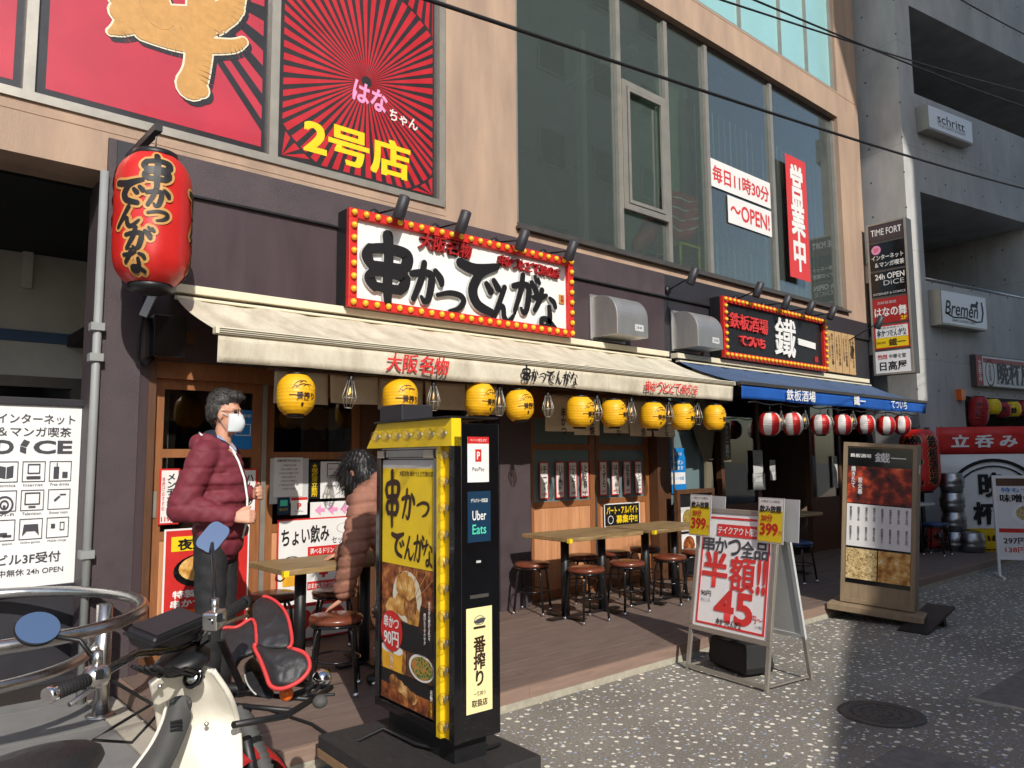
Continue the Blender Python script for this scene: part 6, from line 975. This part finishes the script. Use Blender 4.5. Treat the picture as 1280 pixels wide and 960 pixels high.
for a, b_, nm in ((gl_, cl_, 'chrome'), (gr_, cr2, 'rubber')):
    d = (b_ - a); gq = O('grip', MB().tube([a + d * .06, a + d * .72], .0165, 14), 'rubber', bars, W=True)
    for k in range(9): O('grip_rib', MB().tube([a + d * (.12 + .06 * k), a + d * (.14 + .06 * k)], .0178, 12), 'rubber', gq, W=True)
    O('bar_end', MB().tube([a - d.normalized() * .012, a + d * .06], .019, 14), 'chrome' if nm == 'chrome' else 'rubber', bars, W=True)
    sw = O('switch_housing', MB().ball(a + d * .87, (.034, .03, .03), 14, 10).bar(a + d * .74, a + d * 1.0, .046, .05), 'steel', bars, W=True, bev=.006); O('switch', MB().box(-.008, .008, -.008, .008, -.01, .01), 'black', sw, W=True, loc=a + d * .87 + Vector((-.0, -.03, .01)))
    O('lever', MB().tube([a + d * .85 + Vector((0, 0, -.02)), a + d * .6 + Vector((.03, .035, -.03)), a + d * .1 + Vector((.035, .04, -.045))], [.008, .007, .006], 8), 'steel', bars, W=True)
mp_ = onZ(205, 792, 1.0); fm = Vector((-.5, .85, 0)); rt_ = Vector((.85, .5, 0)).normalized()
mm = Matrix((Vector((.86, .5, .1)).normalized(), Vector((-.5, .82, .25)).normalized(), Vector((-.05, -.28, .95)).normalized())).transposed().to_4x4(); mm.translation = mp_ + Vector((.02, .02, .0))
mtr = Q('meter_housing', MB().prism([(-.085, -.035), (.085, -.035), (.11, .012), (.1, .03), (-.1, .03), (-.11, .012)], -.05, .06), 'black', bev=.01); mtr.data.transform(mm)
O('meter_glass', MB().box(-.092, .092, -.042, .05, .031, .034), 'slate', mtr, W=True).data.transform(mm); O('meter_rib', MB().box(-.112, .112, -.053, .063, .008, .013), 'rubber', mtr, W=True).data.transform(mm)
def mirror(px, py, z, base, rx, rz_, rl, rnd):
    c_ = onZ(px, py, z); n_ = (CAM + Vector((.5, .3, 1.45)) - c_).normalized(); q = n_.to_track_quat('Z', 'Y').to_matrix() @ Matrix.Rotation(R_(rl), 3, 'Z')
    m_ = O('mirror', MB().lathe([(1e-4, -.02), (.7, -.018), (.95, -.008), (1, 0), (.97, .004)], 30, (0, 0, 0)), 'black', sc_, W=True); g = O('mirror_glass', MB().add([(.955 * math.cos(2 * math.pi * k / 36), .955 * math.sin(2 * math.pi * k / 36), .0056) for k in range(36)], [tuple(range(36))]), 'mirror', m_, W=True)
    for o_ in (m_, g):
        for v in o_.data.vertices: p = v.co; a = math.atan2(p.y, p.x); k = rnd(a); v.co = c_ + q @ Vector((p.x * rx * k, p.y * rz_ * k, p.z))
    O('stalk', MB().tube([base, base.lerp(c_, .3) + Vector((0, 0, .03)), c_ - n_ * .02], .006, 8), 'black', m_, W=True); O('stalk_nut', MB().tube([base - Vector((0, 0, .01)), base + Vector((0, 0, .03))], .012, 6), 'steel', m_, W=True)
# the mirror faces tilt to the sky above the camera
mirror(47, 786, 1.1, cl_ + (gl_ - cl_) * .12 + Vector((0, 0, .03)), .05, .047, 0, lambda a: 1.0); mirror(266, 672, 1.24, cr2 + (gr_ - cr2) * .12 + Vector((0, 0, .03)), .042, .068, -38, lambda a: 1 + .09 * math.cos(4 * a + 3.14))
Q('brake_cable', MB().tube([cl_ + Vector((.02, .02, -.02)), onZ(190, 880, .8), onZ(140, 910, .72), onZ(115, 925, .7), onZ(165, 928, .68), onZ(200, 890, .72), L3(.0, -.1, .75)], .0045, 6), 'cable'); Q('throttle_cable', MB().tube([cr2 + Vector((0, 0, -.03)), onZ(262, 800, .96), onZ(240, 815, .93), L3(.05, 0, .9)], .0045, 6), 'cable')
bl_ = [onZ(298, 884, .67).lerp(onZ(334, 975, .47), t / 26) + ray(310, 920).normalized() * .05 for t in range(27)]; Q('air_duct', MB().tube(bl_, [.03 + .006 * (i % 2) for i in range(27)], 14), 'bellow')
Q('front_fender', MB().surf(lambda u, v: L3(.22 + .3 * math.cos(math.pi * (.02 + .96 * u)), (v - .5) * .15, .28 + .3 * math.sin(math.pi * (.02 + .96 * u)) - .05 * (2 * v - 1) ** 2), 20, 8), 'bike_red', solid=.006)
def wheel(c_, r):
    q = hs_.to_track_quat('Z', 'Y').to_matrix(); w_ = Q('wheel', MB().lathe([(r * .86, -.022), (r * .88, -.03), (r * .97, -.026), (r, 0), (r * .97, .026), (r * .88, .03), (r * .86, .022)], 36, c_, q), 'rubber'); O('rim', MB().lathe([(r * .8, -.018), (r * .86, -.022), (r * .86, .022), (r * .8, .018)], 36, c_, q).lathe([(1e-4, -.04), (.05, -.04), (.05, .04), (1e-4, .04)], 16, c_, q), 'alu', w_, W=True)
    for k in range(12): a = 2 * math.pi * k / 12; O('spoke', MB().tube([c_ + q @ Vector((.05 * math.cos(a), .05 * math.sin(a), .01 * (-1) ** k)), c_ + q @ Vector((r * .82 * math.cos(a + .2), r * .82 * math.sin(a + .2), 0))], .002, 5), 'steel', w_, W=True)
wheel(L3(.3, 0, .27), .27); wheel(L3(-.95, 0, .27), .27)
for s_ in (-1, 1): Q('fork_leg', MB().tube([L3(.24, s_ * .05, .6), L3(.27, s_ * .07, .45), L3(.3, s_ * .07, .27)], .02, 10), 'black'); Q('rear_shock', MB().tube([L3(-.8, s_ * .12, .62), L3(-.93, s_ * .12, .3)], .025, 10), 'steel')
Q('frame_body', MB().caps(L3(-.45, 0, .42), L3(-1.0, 0, .55), .1, .12), 'bike_white'); Q('engine', MB().caps(L3(-.35, 0, .27), L3(-.1, 0, .3), .1, .08), 'steel'); Q('seat', MB().ball(onZ(5, 985, .74), (.27, .13, .06), 24, 12, Matrix.Rotation(math.atan2(.54, .84), 3, 'Z')), 'leather'); Q('rear_carrier', MB().frame(-.15, .15, -.2, .2, .015, -.006, .006), 'black', loc=L3(-.98, 0, .74), rot=(90, 0, 33))
# front rack with lamps
fr0 = L3(.36, .12, .66)
Q('front_rack', MB().tube([L3(.08, .12, .7), L3(.3, .16, .66), L3(.56, .18, .68), L3(.58, -.12, .68), L3(.3, -.14, .66), L3(.08, -.1, .7)], .011, 8).tube([L3(.34, .16, .665), L3(.34, -.14, .665)], .009, 8).tube([L3(.45, .17, .67), L3(.45, -.13, .67)], .009, 8), 'black'); Q('rack_stay', MB().bar(onZ(276, 800, .93), onZ(303, 862, .72), .022, .01), 'black')
il = Q('indicator', MB().ball(onZ(358, 867, .7), (.024, .024, .026), 14, 10), 'orange'); ip = onZ(402, 848, .7); hl = Q('headlamp', MB().ball(ip, (.036, .036, .034), 16, 12), 'chrome'); O('lamp_mount', MB().tube([ip, ip + Vector((-.06, .0, -.03)), onZ(370, 868, .68)], .012, 8), 'black', hl, W=True); i2 = onZ(400, 877, .68); Q('indicator', MB().ball(i2, (.026, .026, .022), 14, 10), 'bellow'); Q('wiring', MB().tube([ip + Vector((-.02, 0, -.04)), onZ(385, 870, .68), onZ(418, 868, .69)], .006, 6).tube([onZ(360, 875, .66), onZ(390, 868, .67), onZ(400, 858, .69)], .007, 6), 'cable')
# black vinyl bag on the rack
for k_, (px_, py_, z_) in enumerate(((200, 858, .845), (258, 905, .7), (213, 838, .89), (250, 840, .875))): Q('bolt', MB().lathe([(.007, 0), (.007, .004), (.004, .006), (1e-4, .006)], 8, onZ(px_, py_, z_) + tow * .012, tow.to_track_quat('Z', 'Y').to_matrix()), 'steel')
for k_ in range(5): Q('control_cable', MB().tube([onZ(165 + 8 * k_, 833, .96), onZ(185 + 7 * k_, 842 + 2 * (k_ % 3), .92), onZ(200 + 8 * k_, 835 + 4 * (k_ % 2), .92), L3(.06, -.02 + .012 * k_, .84)], .005, 6), 'cable')
bg = E('rack_bag', 'black vinyl bag with red piping sitting on the front rack of the scooter', 'bag', tuple(onZ(335, 850, .72)))
pxs = [(250, 772, .9), (290, 757, .95), (330, 748, .97), (352, 762, .95), (362, 800, .9), (366, 815, .87)]
def fl(pts, z0): return [onZ(a, b_, z) for a, b_, z in pts]
outline = [(292, 790), (318, 778), (320, 812), (362, 812), (383, 820), (386, 838), (378, 848), (352, 861), (336, 858), (331, 838), (318, 815), (306, 826), (296, 842), (284, 826), (278, 800)]
cz = sum(p[1] for p in outline) / len(outline)
def bagmesh(pts, z_lo, z_hi, depth, n_in=4):
    q_ = [(a, b_, 0) for a, b_ in pts]; q_ = cr_([q_[-1]] + q_ + [q_[0], q_[1]], 4)[4:-5]; pts = [(a, b_) for a, b_, _ in q_]
    ys = [p[1] for p in pts]; y0_, y1_ = min(ys), max(ys); P3 = [onZ(a, b_, z_hi + (z_lo - z_hi) * (b_ - y0_) / (y1_ - y0_)) for a, b_ in pts]; c_ = sum(P3, Vector()) / len(P3); back = ray(335, 815).normalized() * depth; mb = MB(); n = len(P3); rings = []
    rr_ = cr_([(.02, -.16, 0), (.4, -.15, 0), (.75, -.1, 0), (.94, -.02, 0), (1, .12, 0), (1.01, .5, 0), (.95, .85, 0), (.5, 1.0, 0), (.02, 1.02, 0)], 4)
    from mathutils import noise
    for k, (s_, t, _) in enumerate(rr_): rings.append([(lambda q: q + tow * (.013 * noise.noise(q * 16) + .006 * noise.noise(q * 42)))(c_ + (p - c_) * s_ + back * t) for p in P3])
    vs = [v for r in rings for v in r]; mb.add(vs, [(i * n + k, i * n + (k + 1) % n, (i + 1) * n + (k + 1) % n, (i + 1) * n + k) for i in range(len(rings) - 1) for k in range(n)], True); return mb, P3
f1 = [(318, 806), (340, 811), (364, 811), (382, 818), (387, 834), (378, 848), (364, 857), (350, 861), (338, 857), (332, 842), (325, 824)]
m1, P1 = bagmesh(f1, .74, .86, .16); O('front_pocket', m1, 'leather', bg, W=True); O('piping', MB().tube([p - ray(350, 830).normalized() * .004 for p in P1[8:] + P1[:2]], .0075, 8), 'piping', bg, W=True)
f2 = [(316, 756), (328, 746), (342, 750), (356, 764), (363, 785), (363, 808), (340, 812), (320, 806), (317, 780)]
m2, P2 = bagmesh(f2, .84, .98, .18); O('back_flap', m2, 'leather', bg, W=True); O('piping', MB().tube([p - ray(350, 780).normalized() * .004 for p in P2[4:22]], .0065, 8), 'piping', bg, W=True)
f3 = [(278, 786), (296, 784), (317, 775), (320, 812), (312, 820), (300, 826), (290, 842), (284, 826), (276, 806)]
m3_, P3_ = bagmesh(f3, .78, .92, .2); O('side_panel', m3_, 'leather', bg, W=True); O('piping', MB().tube([p - ray(300, 800).normalized() * .005 for p in P3_[0:13]], .0065, 8), 'piping', bg, W=True)
f4 = [(306, 832), (316, 822), (326, 834), (334, 852), (342, 866), (338, 874), (320, 868), (308, 852)]
m4, P4 = bagmesh(f4, .68, .76, .1); O('lower_pouch', m4, 'leather', bg, W=True); O('piping', MB().tube([p - ray(310, 840).normalized() * .003 for p in P4[24:] + P4[:2]], .003, 6), 'pale_grey', bg, W=True)
